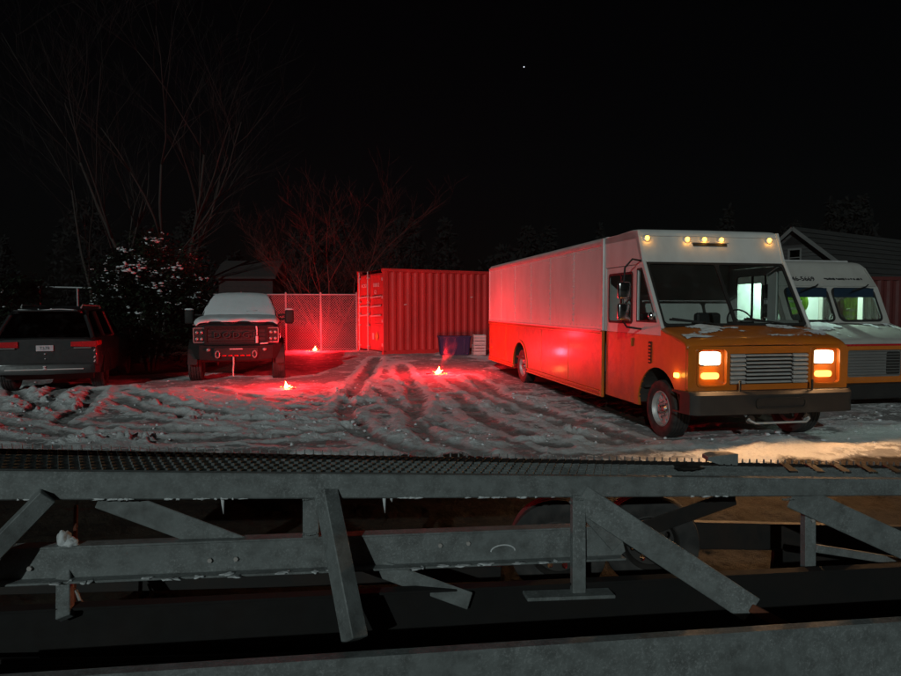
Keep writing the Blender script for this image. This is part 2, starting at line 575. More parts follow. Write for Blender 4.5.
def ground_fields(x, y):
    d = np.hypot(x, y)
    far = sstep(60, 25, d)
    z = .05 * fbm(x, y, .22, 3) * sstep(2, 8, d)
    z = z + .12 * sstep(16.5, 21.5, y) * sstep(30, 26, np.abs(x))
    z = z + .5 * sstep(28, 60, y) * (0.4 + fbm(x, y, .05, 2))
    lumpy = sstep(.02, .30, fbm(x, y, .55, 3))              # where loose snow was thrown up
    z = z + far * (.030 * fbm(x, y, 1.7, 4) + .022 * fbm(x, y, 5.2, 4, .6) * (.5 + .6 * lumpy))
    # streaks of loose snow roughly across the view, left by scraping
    st = fbm(x * .35 + .2 * y, y * 1.3, 1.6, 4)
    ridge = sstep(.05, .34, st) * sstep(13.8, 11.5, y + .25 * np.abs(x + 3) * 0) * sstep(2.6, -.5, x - .12 * y)
    z = z + .03 * ridge + .02 * ridge * fbm(x, y, 9, 3)
    rdg = 1 - np.abs(2.2 * fbm(x * .55, y * 1.25, 2.6, 4, .55))
    rdg = np.clip(rdg, 0, 1) ** 3 * sstep(19, 12, y) * sstep(5.5, 7.5, y)
    z = z + .020 * rdg + .011 * fbm(x, y, 11, 3, .6) * sstep(15, 11, y) * far
    loose = .55 * lumpy + .9 * ridge + .5 * sstep(.55, .9, rdg)
    worn = np.zeros_like(x)
    near = (d < 26) & (y > 4)
    xs, ys = x[near], y[near]
    zlow = np.zeros_like(xs); zhigh = np.zeros_like(xs); wr = np.zeros_like(xs); lo = np.zeros_like(xs)
    wob = .11 * fbm(xs, ys, 1.6, 4, .6)
    for i, (pts, hw, dp) in enumerate(RUT_PTS):
        x0 = min(p[0] for p in pts) - .8; x1 = max(p[0] for p in pts) + .8
        y0 = min(p[1] for p in pts) - .8; y1 = max(p[1] for p in pts) + .8
        m = (xs > x0) & (xs < x1) & (ys > y0) & (ys < y1)
        if not m.any():
            continue
        dd = seg_dist(xs[m], ys[m], pts) + wob[m]
        inside = sstep(hw + .03, hw - .08, dd)
        berm = np.exp(-((dd - hw - .12) / .085) ** 2)
        cl = .5 + .9 * np.clip(fbm(xs[m] + 5 * i, ys[m], 2.6, 3) + .25, 0, 1)
        zlow[m] = np.minimum(zlow[m], -dp * .62 * inside); zhigh[m] = np.maximum(zhigh[m], dp * .58 * berm * cl * (1 - inside))
        tread = .5 + .5 * np.sin((xs[m] * .8 + ys[m]) * 2 * np.pi / .11)
        zlow[m] += -.004 * inside * tread
        wr[m] = np.maximum(wr[m], inside)
        lo[m] = np.maximum(lo[m], berm * cl * (1 - inside))
    for i, (pts, hw, hh) in enumerate(RIDGE_PTS):
        m = (xs > min(p[0] for p in pts) - .6) & (xs < max(p[0] for p in pts) + .6) & (ys > min(p[1] for p in pts) - .6) & (ys < max(p[1] for p in pts) + .6)
        if not m.any():
            continue
        dd = seg_dist(xs[m], ys[m], pts) + .12 * fbm(xs[m], ys[m], 3.1, 4, .6)
        bump_ = np.exp(-(np.maximum(dd, 0) / hw) ** 2) * np.clip(.75 + 1.6 * fbm(xs[m] + 3 * i, ys[m], 4.5, 4, .65), 0, 1.6)
        zhigh[m] = np.maximum(zhigh[m], hh * .75 * bump_); lo[m] = np.maximum(lo[m], np.clip(bump_ * 1.3, 0, 1)); wr[m] *= 1 - np.clip(bump_, 0, 1)
    z[near] += np.where(wr > .05, zlow, 0) + zhigh * (1 - wr); worn[near] = wr; loose[near] = np.maximum(loose[near], lo)
    # lumps shoved up in front of the step van's bumper
    c = VAN_O + Vector((.75, -.75, 0))
    pile = np.exp(-(((x - c.x - .25) / 1.0) ** 2 + ((y - c.y + .05) / .38) ** 2))
    z = z + pile * (.07 + .14 * np.clip(fbm(x, y, 2.4, 4) + .1, 0, 1))
    loose = np.maximum(loose, pile * .8)
    # bank along the fence and container
    bank = np.exp(-((y - 22.4 - .1 * x) / 1.0) ** 2) * sstep(9, 6, np.abs(x + 3))
    z = z + bank * (.06 + .12 * fbm(x, y, .9, 3))
    # no snow near the trailer and under the trucks
    edge = 7.15 - .02 * x + .9 * fbm(x, y, .7, 4)
    snow = sstep(-.35, .35, y - edge)
    patch = sstep(.30, .42, fbm(x + 40, y, .9, 4)) * .6
    snow = np.maximum(snow, patch * (y > 3.5))
    # unlit dark behind the pickup and fence, painted by dropping the snow cover
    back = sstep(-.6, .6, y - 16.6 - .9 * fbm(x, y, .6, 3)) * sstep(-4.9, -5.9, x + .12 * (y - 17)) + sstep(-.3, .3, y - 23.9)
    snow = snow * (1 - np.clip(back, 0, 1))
    cth, sth = math.cos(VAN_TH), math.sin(VAN_TH)
    lx = (x - VAN_O.x) * cth + (y - VAN_O.y) * sth
    ly = -(x - VAN_O.x) * sth + (y - VAN_O.y) * cth
    under = sstep(-.05, .35, lx) * sstep(2.4, 2.0, lx) * sstep(.2, .9, ly) * sstep(9.6, 9.0, ly)
    snow = snow * (1 - .95 * under)
    z = z + .03 * snow - .22 * sstep(7.4, 4.5, y) * sstep(-3, 1, y)
    # the ground under the trucks' tyres is trodden level
    for (tx, ty, tr) in FLAT_SPOTS:
        k = np.exp(-(((x - tx) ** 2 + (y - ty) ** 2) / tr ** 2))
        z = z * (1 - k) + k * .0
    return z, np.clip(snow, 0, 1), worn, np.clip(loose, 0, 1)


def van_pt(x, y, o=VAN_O, th=VAN_TH):
    return (o.x + x * math.cos(th) - y * math.sin(th), o.y + x * math.sin(th) + y * math.cos(th))


FLAT_SPOTS = [(*van_pt(.15, 0), .45), (*van_pt(2.1, 0), .45), (*van_pt(.15, 6.35), .45)]


def build_ground():
    th = np.concatenate([np.linspace(-180, -62, 40, endpoint=False), np.linspace(-62, -42, 60, endpoint=False), np.linspace(-42, 42, 820, endpoint=False), np.linspace(42, 62, 60, endpoint=False), np.linspace(62, 180, 40, endpoint=False)])
    r = np.concatenate([np.linspace(.3, 4, 40, endpoint=False), np.linspace(4, 7, 70, endpoint=False), np.linspace(7, 19, 360, endpoint=False), np.linspace(19, 27, 90, endpoint=False), np.geomspace(27, 1200, 40)])
    T, Rr = np.meshgrid(np.radians(th), r)
    X, Y = (Rr * np.sin(T)), (Rr * np.cos(T))
    z, s, w, l = ground_fields(X.ravel(), Y.ravel())
    nr, nt_ = X.shape
    co = np.stack([X.ravel(), Y.ravel(), z], 1)
    co = np.vstack([co, [[0, 0, co[:nt_, 2].mean()]]])
    idx = np.arange(nr * nt_).reshape(nr, nt_)
    a, b = idx[:-1], idx[1:]
    quads = np.stack([a, np.roll(a, -1, 1), np.roll(b, -1, 1), b], -1).reshape(-1, 4)[:, ::-1]
    tris = np.stack([np.full(nt_, nr * nt_), np.roll(idx[0], -1), idx[0]], 1)[:, ::-1]
    me = bpy.data.meshes.new('ground')
    me.vertices.add(len(co)); me.vertices.foreach_set('co', co.ravel())
    loops = np.concatenate([quads.ravel(), tris.ravel()])
    me.loops.add(len(loops)); me.loops.foreach_set('vertex_index', loops)
    nq, n3 = len(quads), len(tris)
    me.polygons.add(nq + n3)
    me.polygons.foreach_set('loop_start', np.concatenate([np.arange(nq) * 4, nq * 4 + np.arange(n3) * 3]))
    me.polygons.foreach_set('loop_total', np.concatenate([np.full(nq, 4), np.full(n3, 3)]))
    me.polygons.foreach_set('use_smooth', np.ones(nq + n3, bool))
    me.update(); me.validate()
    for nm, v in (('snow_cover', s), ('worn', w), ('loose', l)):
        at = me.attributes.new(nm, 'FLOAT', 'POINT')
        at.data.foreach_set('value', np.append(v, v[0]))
    m, nt, bs = nodes_of('snowy_yard')

    def attr(n):
        a_ = nt.nodes.new('ShaderNodeAttribute'); a_.attribute_name = n
        return a_.outputs['Fac']

    def math_(op, p, q):
        k = nt.nodes.new('ShaderNodeMath'); k.operation = op; k.use_clamp = True
        for sck, vv in zip(k.inputs, (p, q)):
            if isinstance(vv, bpy.types.NodeSocket):
                nt.links.new(vv, sck)
            else:
                sck.default_value = vv
        return k.outputs[0]
    dirt = mixc(nt, ramp(nt, noise(nt, 14, 8, .7), .35, .7), (.014, .009, .006), (.048, .030, .018))
    dirt = mixc(nt, ramp(nt, noise(nt, 1.6, 5, .6), .5, .75), dirt, (.060, .042, .028))
    packed = mixc(nt, ramp(nt, noise(nt, 2.3, 7, .65), .35, .72), (.46, .46, .47), (.25, .24, .23))
    packed = mixc(nt, math_('MULTIPLY', ramp(nt, noise(nt, 26, 8, .75), .55, .68), .5), packed, (.75, .77, .8))
    fresh = mixc(nt, ramp(nt, noise(nt, 30, 6, .6), .5, .8), (.90, .92, .93), (.70, .70, .71))
    k = math_('ADD', attr('loose'), math_('SUBTRACT', ramp(nt, noise(nt, 5.5, 8, .7), .42, .75), .32))
    sn = mixc(nt, ramp(nt, k, .08, .30), packed, fresh)
    rut = mixc(nt, ramp(nt, noise(nt, 8, 6, .7), .4, .62), (.20, .18, .165), (.36, .35, .35))
    sn = mixc(nt, math_('MULTIPLY', attr('worn'), .75), sn, rut)
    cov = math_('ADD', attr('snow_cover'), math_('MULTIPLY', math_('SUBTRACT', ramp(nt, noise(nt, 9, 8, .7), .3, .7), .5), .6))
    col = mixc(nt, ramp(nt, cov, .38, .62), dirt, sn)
    nt.links.new(col, bs.inputs['Base Color'])
    bs.inputs['Roughness'].default_value = .75
    bs.inputs['Specular IOR Level'].default_value = .35
    h = math_('ADD', math_('MULTIPLY', noise(nt, 11, 8, .78), .62), math_('MULTIPLY', noise(nt, 48, 8, .75), .38))
    bump(nt, bs, h, 1.0, .07)
    o = link('ground', me, m)
    tag(o, kind='structure', label='snow covered yard ground with wheel tracks and bare dirt')


build_ground()


def ground_z(x, y):
    return float(ground_fields(np.array([x, x + .001]), np.array([y, y]))[0][0])


# lumps of broken snow
def snow_clods():
    n = 1100
    r = np.random.RandomState(11)
    px = r.uniform(-60, 960, n * 3); py = 366 + 84 * r.rand(n * 3) ** 1.1
    pts = np.array([on_ground(a, b)[:2] for a, b in zip(px, py)])
    z, s, w, l = ground_fields(pts[:, 0], pts[:, 1])
    keep = np.where((s > .7) & (r.rand(len(z)) < .06 + .9 * l))[0][:n]
    g = G()
    t = bmesh.new(); bmesh.ops.create_icosphere(t, subdivisions=1, radius=1)
    base = np.array([v.co[:] for v in t.verts]); tri = np.array([[v.index for v in f.verts] for f in t.faces]); t.free()
    V, Fc = [], []
    for k, i in enumerate(keep):
        sz = .006 + .026 * r.rand() ** 4
        q = base * (1 + r.uniform(-.35, .35, (len(base), 1))) * sz * np.array([r.uniform(.7, 1.5), r.uniform(.7, 1.5), r.uniform(.5, .9)])
        V.append(q + [pts[i, 0], pts[i, 1], z[i] + sz * .25]); Fc.append(tri + k * len(base))
    V = np.vstack(V); Fc = np.vstack(Fc)
    me = bpy.data.meshes.new('snow_clods'); me.from_pydata(V.tolist(), [], Fc.tolist())
    tag(link('snow_clods', me, 'snow', smooth=True), 'small broken lumps of snow scattered over the yard', 'snow', kind='stuff')
    g.bm.free()


snow_clods()


# ------------------------------------------------------------------ wheels
def tyre_mesh(R, W, rim_r):
    g = G()
    h = W / 2
    prof = [(-h * .80, rim_r), (-h * .98, rim_r + (R - rim_r) * .35), (-h, rim_r + (R - rim_r) * .65), (-h * .88, R * .975)]
    grooves = [-.62, -.25, .15, .52]
    for gx in grooves:
        prof += [(h * gx, R), (h * (gx + .01), R * .965), (h * (gx + .09), R * .965), (h * (gx + .10), R)]
    prof += [(h * .88, R * .975), (h, rim_r + (R - rim_r) * .65), (h * .98, rim_r + (R - rim_r) * .35), (h * .80, rim_r)]
    rings = []
    for t, r in prof:
        rings.append([Vector((t, r * math.cos(2 * math.pi * k / 56), r * math.sin(2 * math.pi * k / 56))) for k in range(56)])
    g.loft(rings, cap=False)
    return g


def add_wheel(parent, loc, R, W, side=-1, rim_r=None, rim_mat='rim', holes=8, spokes=0, name='wheel', lugs=8):
    """side = -1: outer face looks to local -x"""
    rim_r = rim_r or R * .6
    w = tyre_mesh(R, W, rim_r).out('tyre', 'rubber', None, auto=30)
    w.name = name
    w.parent = parent
    w.location = loc
    if side > 0:
        w.rotation_euler = (0, 0, math.pi)
    h = W / 2
    g = G()
    face = -h * .45
    g.loft([[Vector((t, r * math.cos(2 * math.pi * k / 40), r * math.sin(2 * math.pi * k / 40))) for k in range(40)]
            for t, r in ((-h * .84, rim_r * 1.02), (-h * .9, rim_r * .97), (-h * .7, rim_r * .9), (face, rim_r * .86), (h * .6, rim_r * .86), (h * .8, rim_r * 1.02))], cap=False)
    out = [(rim_r * .88 * math.cos(2 * math.pi * k / 40), rim_r * .88 * math.sin(2 * math.pi * k / 40)) for k in range(40)]
    hl = []
    for k in range(holes):
        a = 2 * math.pi * (k + .5) / holes
        cx, cz = rim_r * .68 * math.cos(a), rim_r * .68 * math.sin(a)
        hl.append([(cx + rim_r * .10 * math.cos(2 * math.pi * j / 10), cz + rim_r * .14 * math.sin(2 * math.pi * j / 10)) for j in range(10)])
    g.plate(out, hl, face, face + .02, 'x')
    rim = g.out('rim', rim_mat, w, auto=40)
    g = G()
    g.lathe([(face - .07, rim_r * .16), (face - .065, rim_r * .21), (face - .03, rim_r * .24), (face, rim_r * .30)], 'x', seg=20)
    for k in range(lugs):
        a = 2 * math.pi * k / lugs
        p = Vector((face, rim_r * .42 * math.cos(a), rim_r * .42 * math.sin(a)))
        g.cyl(p, p + Vector((-.03, 0, 0)), .014, seg=6)
    g.out('hub', 'chrome' if rim_mat == 'rim' else 'black', w)
    return w


def snow_sheet(name, parent, xr, yr, surf, scale, th, k, seed, mat, step=.012, stretch=(1, 1)):
    """patches of thin snow lying on a surface, their edges following noise"""
    xs = np.arange(xr[0], xr[1], step); ys = np.arange(yr[0], yr[1], step)
    X, Y = np.meshgrid(xs, ys)
    n = fbm(X * stretch[0] + 13.7 * seed, Y * stretch[1] + 7.1 * seed, scale, 5, .6)
    Z = surf(X.ravel(), Y.ravel()).reshape(X.shape) + np.clip(k * (n - th), -.004, .03)
    idx = -np.ones(X.shape, int); V = []; Fc = []
    on = n > th - .03
    for j in range(X.shape[0] - 1):
        for i in range(X.shape[1] - 1):
            if on[j, i] and on[j + 1, i] and on[j, i + 1] and on[j + 1, i + 1]:
                q = []
                for a, b in ((j, i), (j, i + 1), (j + 1, i + 1), (j + 1, i)):
                    if idx[a, b] < 0:
                        idx[a, b] = len(V); V.append((X[a, b], Y[a, b], Z[a, b]))
                    q.append(int(idx[a, b]))
                Fc.append(q)
    me = bpy.data.meshes.new(name); me.from_pydata(V, [], Fc)
    o = link(name, me, mat, parent, smooth=True)
    o['kind'] = 'stuff'
    return o


# ------------------------------------------------------------------ the orange and white step van
W = 2.25      # body width
van = thing('step_van', 'orange and white step van with lit headlights and amber roof lamps', 'step van', VAN_O, VAN_TH)
YB = 9.3      # rear end
ZB = 1.37     # colour break


def step_van():
    v = van
    # cargo box
    r = .09
    prof = [(0, ZB), (0, 2.78)] + [(r - r * math.cos(RAD(a)), 2.78 + r * math.sin(RAD(a))) for a in (15, 30, 45, 60, 75, 90)] + [(W * .5, 2.90)] + [(W - r + r * math.sin(RAD(a)), 2.78 + r * math.cos(RAD(a))) for a in (0, 15, 30, 45, 60, 75)] + [(W, 2.78), (W, ZB)]
    g = G(); g.loft([[Vector((x, y, z)) for x, z in prof] for y in (1.78, 3.6, 5.5, 7.4, YB - .03)])
    g.out('cargo_box', 'van_white', v, auto=35)
    g = G().box(-.012, .03, 1.78, YB, 2.74, 2.80, .006).box(W - .03, W + .012, 1.78, YB, 2.74, 2.80, .006)
    g.box(-.015, W + .015, YB - .06, YB + .01, ZB + .01, 2.80, .02)
    g.out('roof_rail', 'trim_alu', v)
    # orange lower sides, each with its rear wheel arch
    def lower(y0, y1, z0=.30):
        a = arc(6.35, .40, .54, 0, 180)
        return [(y0, ZB), (y0, z0), (6.35 - .54, z0)] + a[::-1] + [(6.35 + .54, z0), (y1, z0), (y1, ZB)]
    for x0, x1 in ((0, .03), (W - .03, W)):
        G().plate(lower(1.80, YB), [], x0, x1, 'x').out('lower_side_panel', 'orange_side', v)
    G().box(.0, W, YB - .03, YB + .005, .32, ZB).out('rear_panel', 'orange', v)
    for z in (ZB + .005, ZB - .06):
        G().box(-.022, -.002, 1.80, YB, z - .016, z + .016, .006).out('belt_moulding', 'trim_alu' if z > ZB else 'orange', v)
    for z0, z1 in ((.30, .335), (.37, .40)):
        G().box(-.03, -.002, 1.82, 5.78, z0, z1, .008).out('rub_rail', 'orange', v)
        G().box(-.03, -.002, 6.92, YB, z0, z1, .008).out('rub_rail', 'orange', v)
    # panel seams and riveted joints on the white and orange sides
    for y in (3.30, 4.85, 7.6):
        G().box(-.006, .002, y - .018, y + .018, .42, ZB - .09, .002).out('panel_joint', 'orange', v)
    for y in (3.05, 4.3, 5.55, 6.8, 8.05):
        G().box(-.004, .002, y - .012, y + .012, ZB + .03, 2.73, .0015).out('panel_joint', 'van_white', v)
    # raised ring round the rear arch
    g = G(); g.plate(arc(6.35, .40, .585, 0, 180, 20) + arc(6.35, .40, .535, 0, 180, 20)[::-1], [], -.02, .0, 'x'); g.out('arch_trim', 'orange', v)
    # post between cab and box
    G().box(-.03, .02, 1.72, 1.80, ZB, 2.84, .012).out('corner_post', 'trim_alu', v)
    G().box(-.03, .02, 1.72, 1.80, .30, ZB - .004, .012).out('corner_post', 'orange', v)
    G().box(W - .02, W + .03, 1.72, 1.80, .30, 2.84, .012).out('corner_post', 'trim_alu', v)
    # cab sides with door and quarter window openings
    side_d = [(1.72, ZB), (1.72, 2.84), (.62, 2.84), (.45, 2.38), (-.075, 1.47), (-.075, ZB), (.66, ZB), (.66, 2.36), (1.66, 2.36), (1.66, ZB)]
    quarter = [(.595, 1.56), (.595, 2.28), (.475, 2.28), (.06, 1.56)]
    fender = [(.655, .36), (.51, .36)] + arc(0, .40, .54, 8, 145, 18) + [(-.46, .70), (-.70, .70), (-.70, 1.27), (-.08, 1.445), (-.08, ZB - .003), (.655, ZB - .003)]
    for s, (x0, x1) in enumerate(((0, .035), (W - .035, W))):
        G().plate(side_d, [quarter], x0, x1, 'x').out('cab_side', 'van_white', v)
        G().plate(fender, [], x0, x1, 'x').out('fender', 'orange', v)
        G().plate(quarter, [], (x0 + x1) / 2 - .003, (x0 + x1) / 2 + .003, 'x').out('quarter_window', 'glass', v)
        xo = x0 - .006 if s == 0 else x1 - .002
        q2 = [(.61, 1.54), (.61, 2.30), (.465, 2.30), (.03, 1.54)]
        G().plate(q2, [quarter], xo, xo + .008, 'x').out('window_gasket', 'black', v)
        # door, set back in its opening
        d0 = .012 if s == 0 else W - .032
        dr = G().plate([(.665, ZB), (.665, 2.35), (1.655, 2.35), (1.655, ZB)], [rrect(.78, 1.56, 1.53, 2.24, .05)], d0, d0 + .02, 'x').out('cab_door', 'van_white', v)
        G().plate([(.665, .36), (.665, ZB - .004), (1.655, ZB - .004), (1.655, .36)], [], d0, d0 + .02, 'x').out('door_skin', 'orange_side', dr)
        G().plate(rrect(.78, 1.56, 1.53, 2.24, .05), [], d0 + .008, d0 + .012, 'x').out('window_pane', 'glass', dr)
        G().plate(rrect(.755, 1.585, 1.505, 2.265, .06), [rrect(.79, 1.55, 1.54, 2.23, .045)], d0 - .004 if s == 0 else d0 + .016, d0 + .004 if s == 0 else d0 + .024, 'x').out('window_frame', 'black', dr)
        G().box(d0 + .002, d0 + .018, 1.14, 1.18, 1.54, 2.23).out('window_divider', 'black', dr)
        if s == 0:
            G().box(d0 - .025, d0 - .002, .74, .77, 1.18, 1.30, .008).out('door_handle', 'orange', dr)
    # louvre on the fender and side marker lamp
    g = G().plate(rrect(.16, .24, .98, 1.28, .015), [], -.008, .001, 'x'); g.out('side_vent', 'black', v)
    for k in range(6):
        G().box(-.016, -.006, .17, .23, 1.0 + k * .046, 1.02 + k * .046).out('vent_slat', 'orange', v)
    # roof and forehead of the cab
    fp = [(1.80, 2.84), (.80, 2.872), (.70, 2.862), (.645, 2.83), (.615, 2.78), (.47, 2.385), (.50, 2.37), (.66, 2.74), (1.80, 2.76)]
    rings = []
    for x, k in ((.0, .96), (.03, .985), (.10, 1), (W * .5, 1.012), (W - .10, 1), (W - .03, .985), (W, .96)):
        rings.append([Vector((x, y, 2.37 + (z - 2.37) * k)) for y, z in fp])
    G().loft(rings).out('cab_roof', 'van_white', v, auto=35)
    # seam across the forehead and the vent under the lamp cluster
    f0, f1 = Vector((0, .47, 2.385)), Vector((0, .615, 2.78))
    fn = Vector((0, -(f1 - f0).z, (f1 - f0).y)).normalized()
    def on_front(x, t, off=0.0):
        p = f0.lerp(f1, t) + fn * off
        return Vector((x, p.y, p.z))
    g = G(); g.bar(on_front(.83, .66, .004), on_front(1.37, .66, .004), .05, .012, fn, .003); g.out('roof_vent', 'black', v)
    g = G(); g.bar(on_front(.80, .735, .006), on_front(1.40, .735, .006), .02, .02, fn, .004); g.out('vent_lip', 'trim_alu', v)
    g = G(); g.bar(on_front(.02, .95, .003), on_front(W - .02, .95, .003), .012, .008, fn); g.out('seam_strip', 'trim_alu', v)
    for x, t in ((.13, .86), (.75, .84), (1.02, .84), (1.29, .84), (2.07, .86)):
        h = G(); q = on_front(x, t); h.lathe([(0, .055), (.012, .053), (.02, .036)], 'z', seg=18)
        ho = h.out('roof_lamp', 'trim_alu', v); ho.location = q; ho.rotation_euler = fn.to_track_quat('Z', 'Y').to_euler()
        l = G(); l.lathe([(.018, .030), (.034, .028), (.046, .020), (.05, .006)], 'z', seg=18); l.out('lamp_lens', 'marker', ho, smooth=True)
        lamp('roof_lamp_light', 'POINT', q + fn * .05 + Vector((0, 0, -.03)), .55, (1, .42, .05), v, .03)
    # windshield: two panes leaning back, black gaskets, divider
    a0, a1 = Vector((0, -.06, 1.50)), Vector((0, .455, 2.375))
    wn_ = Vector((0, -(a1 - a0).z, (a1 - a0).y)).normalized()
    ux = (a1 - a0).length
    def ws(name, outline, holes, mat, off, th):
        g = G(); g.plate(outline, holes, 0, th, 'z')
        o = g.out(name, mat, v)
        o.matrix_local = Matrix(((1, 0, 0, 0), (0, (a1 - a0).y / ux, wn_.y, a0.y + wn_.y * off), (0, (a1 - a0).z / ux, wn_.z, a0.z + wn_.z * off), (0, 0, 0, 1)))
        return o
    panes = [rrect(.085, 1.10, .03, ux - .03, .05), rrect(1.15, W - .085, .03, ux - .03, .05)]
    ws('windshield_frame', rrect(.045, W - .045, -.01, ux + .005, .05), panes, 'black', -.012, .02)
    for p in panes:
        ws('windshield_pane', p, [], 'glass', -.004, .004)
    for x in (0, W):
        g = G(); g.bar((x + (.022 if x == 0 else -.022), -.09, 1.46), (x + (.022 if x == 0 else -.022), .465, 2.40), .05, .05, (0, -.86, .5), .012); g.out('windshield_pillar', 'van_white', v)
    # wipers
    for x0, x1 in ((.92, .12), (1.95, 1.22)):
        w = G(); w.tube([(x0, -.13, 1.47), (x0 - .12, -.10, 1.52), (x1 + .05, -.07, 1.60)], .011, 6); wo = w.out('wiper', 'black', v)
        b = G(); b.bar((x0 - .32, -.095, 1.545), (x1, -.085, 1.585), .012, .03); b.out('wiper_blade', 'black', wo)
    # hood, crowned, rolled over at its edges
    rings = []
    ys = [-.03, -.10, -.25, -.40, -.55, -.64, -.69, -.715, -.72]
    zs = [1.478, 1.468, 1.438, 1.405, 1.368, 1.338, 1.31, 1.28, 1.25]
    xs_ = [0.0, .012, .04, .10, .25, .6, W / 2, W - .6, W - .25, W - .10, W - .04, W - .012, W]
    kz = [-.05, -.02, -.004, .006, .012, .022, .028, .022, .012, .006, -.004, -.02, -.05]
    for y, z in zip(ys, zs):
        rings.append([Vector((x, y - (.03 * (1 - abs(x / W * 2 - 1) ** 2) if y < -.6 else 0), z + k)) for x, k in zip(xs_, kz)])
    g = G(); g.loft(rings, closed=False); ho = g.out('hood', 'orange', v, auto=50)
    md = ho.modifiers.new('thick', 'SOLIDIFY'); md.thickness = .012
    # snow left on the hood
    surf = lambda x, y: np.interp(-y, [-q for q in ys], zs) + np.interp(x, xs_, kz) + .010
    snow_sheet('hood_snow', v, (.06, W - .06), (-.62, -.10), surf, 2.4, .135, .05, 3, 'frost_snow', stretch=(1, 2.4))
    # front fascia
    HL = [(.125, .525), (W - .525, W - .125)]
    gx0, gx1, gz0, gz1 = .575, W - .575, .785, 1.17
    holes = [rrect(a, b, .775, 1.235, .05) for a, b in HL] + [[(gx0, gz0), (gx1, gz0), (gx1, gz1), (gx0, gz1)]]
    fo = rrect(.004, W - .004, .70, 1.262, .04)
    G().plate(fo, holes, -.748, -.70, 'y').out('front_fascia', 'orange', v)
    for n_, (a, b) in enumerate(HL):
        c = (a + b) / 2
        g = G().box(a - .01, b + .01, -.69, -.675, .76, 1.25)
        bz = g.out('headlight_bezel', 'orange', v)
        g = G(); g.plate(rrect(a - .012, b + .012, .763, 1.247, .055), [rrect(a + .012, b - .012, .787, 1.223, .045)], -.772, -.748, 'y'); g.out('bezel_rim', 'orange', v)
        g = G(); g.plate(rrect(c - .14, c + .14, 1.02, 1.205, .03), [], -.70, -.675, 'y'); g.out('headlight_housing', 'chrome', v)
        hl = G(); hl.plate(rrect(c - .125, c + .125, 1.032, 1.193, .035), [], -.735, -.701, 'y'); hl.out('headlight', 'headlamp', v)
        tl = G(); tl.plate(rrect(c - .115, c + .115, .855, .935, .035), [], -.725, -.695, 'y'); tl.out('turn_lamp', 'turn', v)
        sp = lamp('headlight_beam', 'SPOT', (c, -.80, 1.11), 95, (1, .52, .22), v, .06, spot_size=RAD(174), spot_blend=.55)
        sp.rotation_euler = (RAD(90 - 6), 0, math.pi)
        lamp('turn_lamp_light', 'POINT', (c, -.82, .90), .5, (1, .45, .08), v, .04)
    # grille: dark box, long slats in the middle, pale louvres at both sides
    G().box(gx0, gx1, -.70, -.69, gz0, gz1).out('grille_back', 'black', v)
    n = 8
    for k in range(n):
        z = gz0 + (k + .5) * (gz1 - gz0) / n
        g = G(); g.bar((gx0 + .235, -.737, z), (gx1 - .235, -.737, z), .035, .012, (0, -.45, .9), .003); g.out('grille_slat', 'trim_alu', v)
    for a, b in ((gx0 + .008, gx0 + .215), (gx1 - .215, gx1 - .008)):
        for k in range(7):
            z = gz0 + (k + .5) * (gz1 - gz0) / 7
            g = G(); g.bar((a, -.742, z), (b, -.742, z), .045, .034, (0, -.35, .9), .006); g.out('louvre', 'trim_alu', v)
        G().box(a, b, -.715, -.70, gz0, gz1).out('louvre_back', 'bumper', v)
    # side marker lamp on the fender
    h = G().plate(rrect(-.56, -.46, .86, .92, .02), [], -.022, -.001, 'x').out('side_marker_lamp', 'marker', v)
    lamp('side_marker_light', 'POINT', (-.09, -.51, .89), .5, (1, .42, .05), v, .03)
    G().plate(rrect(9.02, 9.10, .62, .68, .02), [], -.022, -.001, 'x').out('rear_reflector', 'lens_off', v)
    # bumper with its slot, and what hangs below it
    bp = [(-.985, .44), (-.985, .68), (-.955, .715), (-.76, .715), (-.76, .69), (-.955, .665), (-.955, .46), (-.78, .455), (-.78, .435)]
    rings = []
    for x, dy in ((-.045, .30), (-.03, .13), (.02, .08), (.09, .06), (W / 2, .04), (W - .15, .06), (W - .08, .08), (W - .03, .13), (W - .02, .30)):
        rings.append([Vector((x, y + dy, z)) for y, z in bp])
    G().loft(rings).out('front_bumper', 'bumper', v, auto=30)
    g = G(); g.plate(rrect(.80, 1.50, .50, .64, .05), [rrect(.83, 1.47, .525, .615, .04)], -.962, -.944, 'y'); g.out('bumper_slot', 'black', v)
    G().plate(rrect(.83, 1.47, .525, .615, .04), [], -.952, -.945, 'y').out('slot_plate', 'black', v)
    for x in (.62, 1.62):
        G().box(x - .012, x + .012, -.90, -.878, .71, .85, .005).out('bumper_pin', 'black', v)
    G().tube([(.72, -.80, .45), (.74, -.93, .36), (.80, -.95, .33), (1.50, -.95, .33), (1.56, -.93, .36), (1.58, -.80, .45)], .014, 8).out('tow_bar', 'trim_alu', v)
    for x in (.76, 1.54):
        g = G(); g.lathe([(-.012, .03), (-.012, .055), (.012, .055), (.012, .03)], 'y', (x, -.90, .37), 18); g.out('tow_eye', 'chrome', v)
    # chassis, floor and axles
    g = G().box(.30, .40, -.70, YB, .40, .55).box(W - .40, W - .30, -.70, YB, .40, .55).box(.05, W - .05, .9, YB - .02, .55, .60).box(.2, W - .2, -.66, .7, .62, .70)
    g.out('chassis', 'under', v)
    g = G(); g.cyl((.2, 0, .40), (W - .2, 0, .40), .055).cyl((.2, 6.35, .42), (W - .2, 6.35, .42), .08).blob((W / 2, 6.35, .42), .2, .2, .2, 2, .05); g.out('axle', 'under', v)
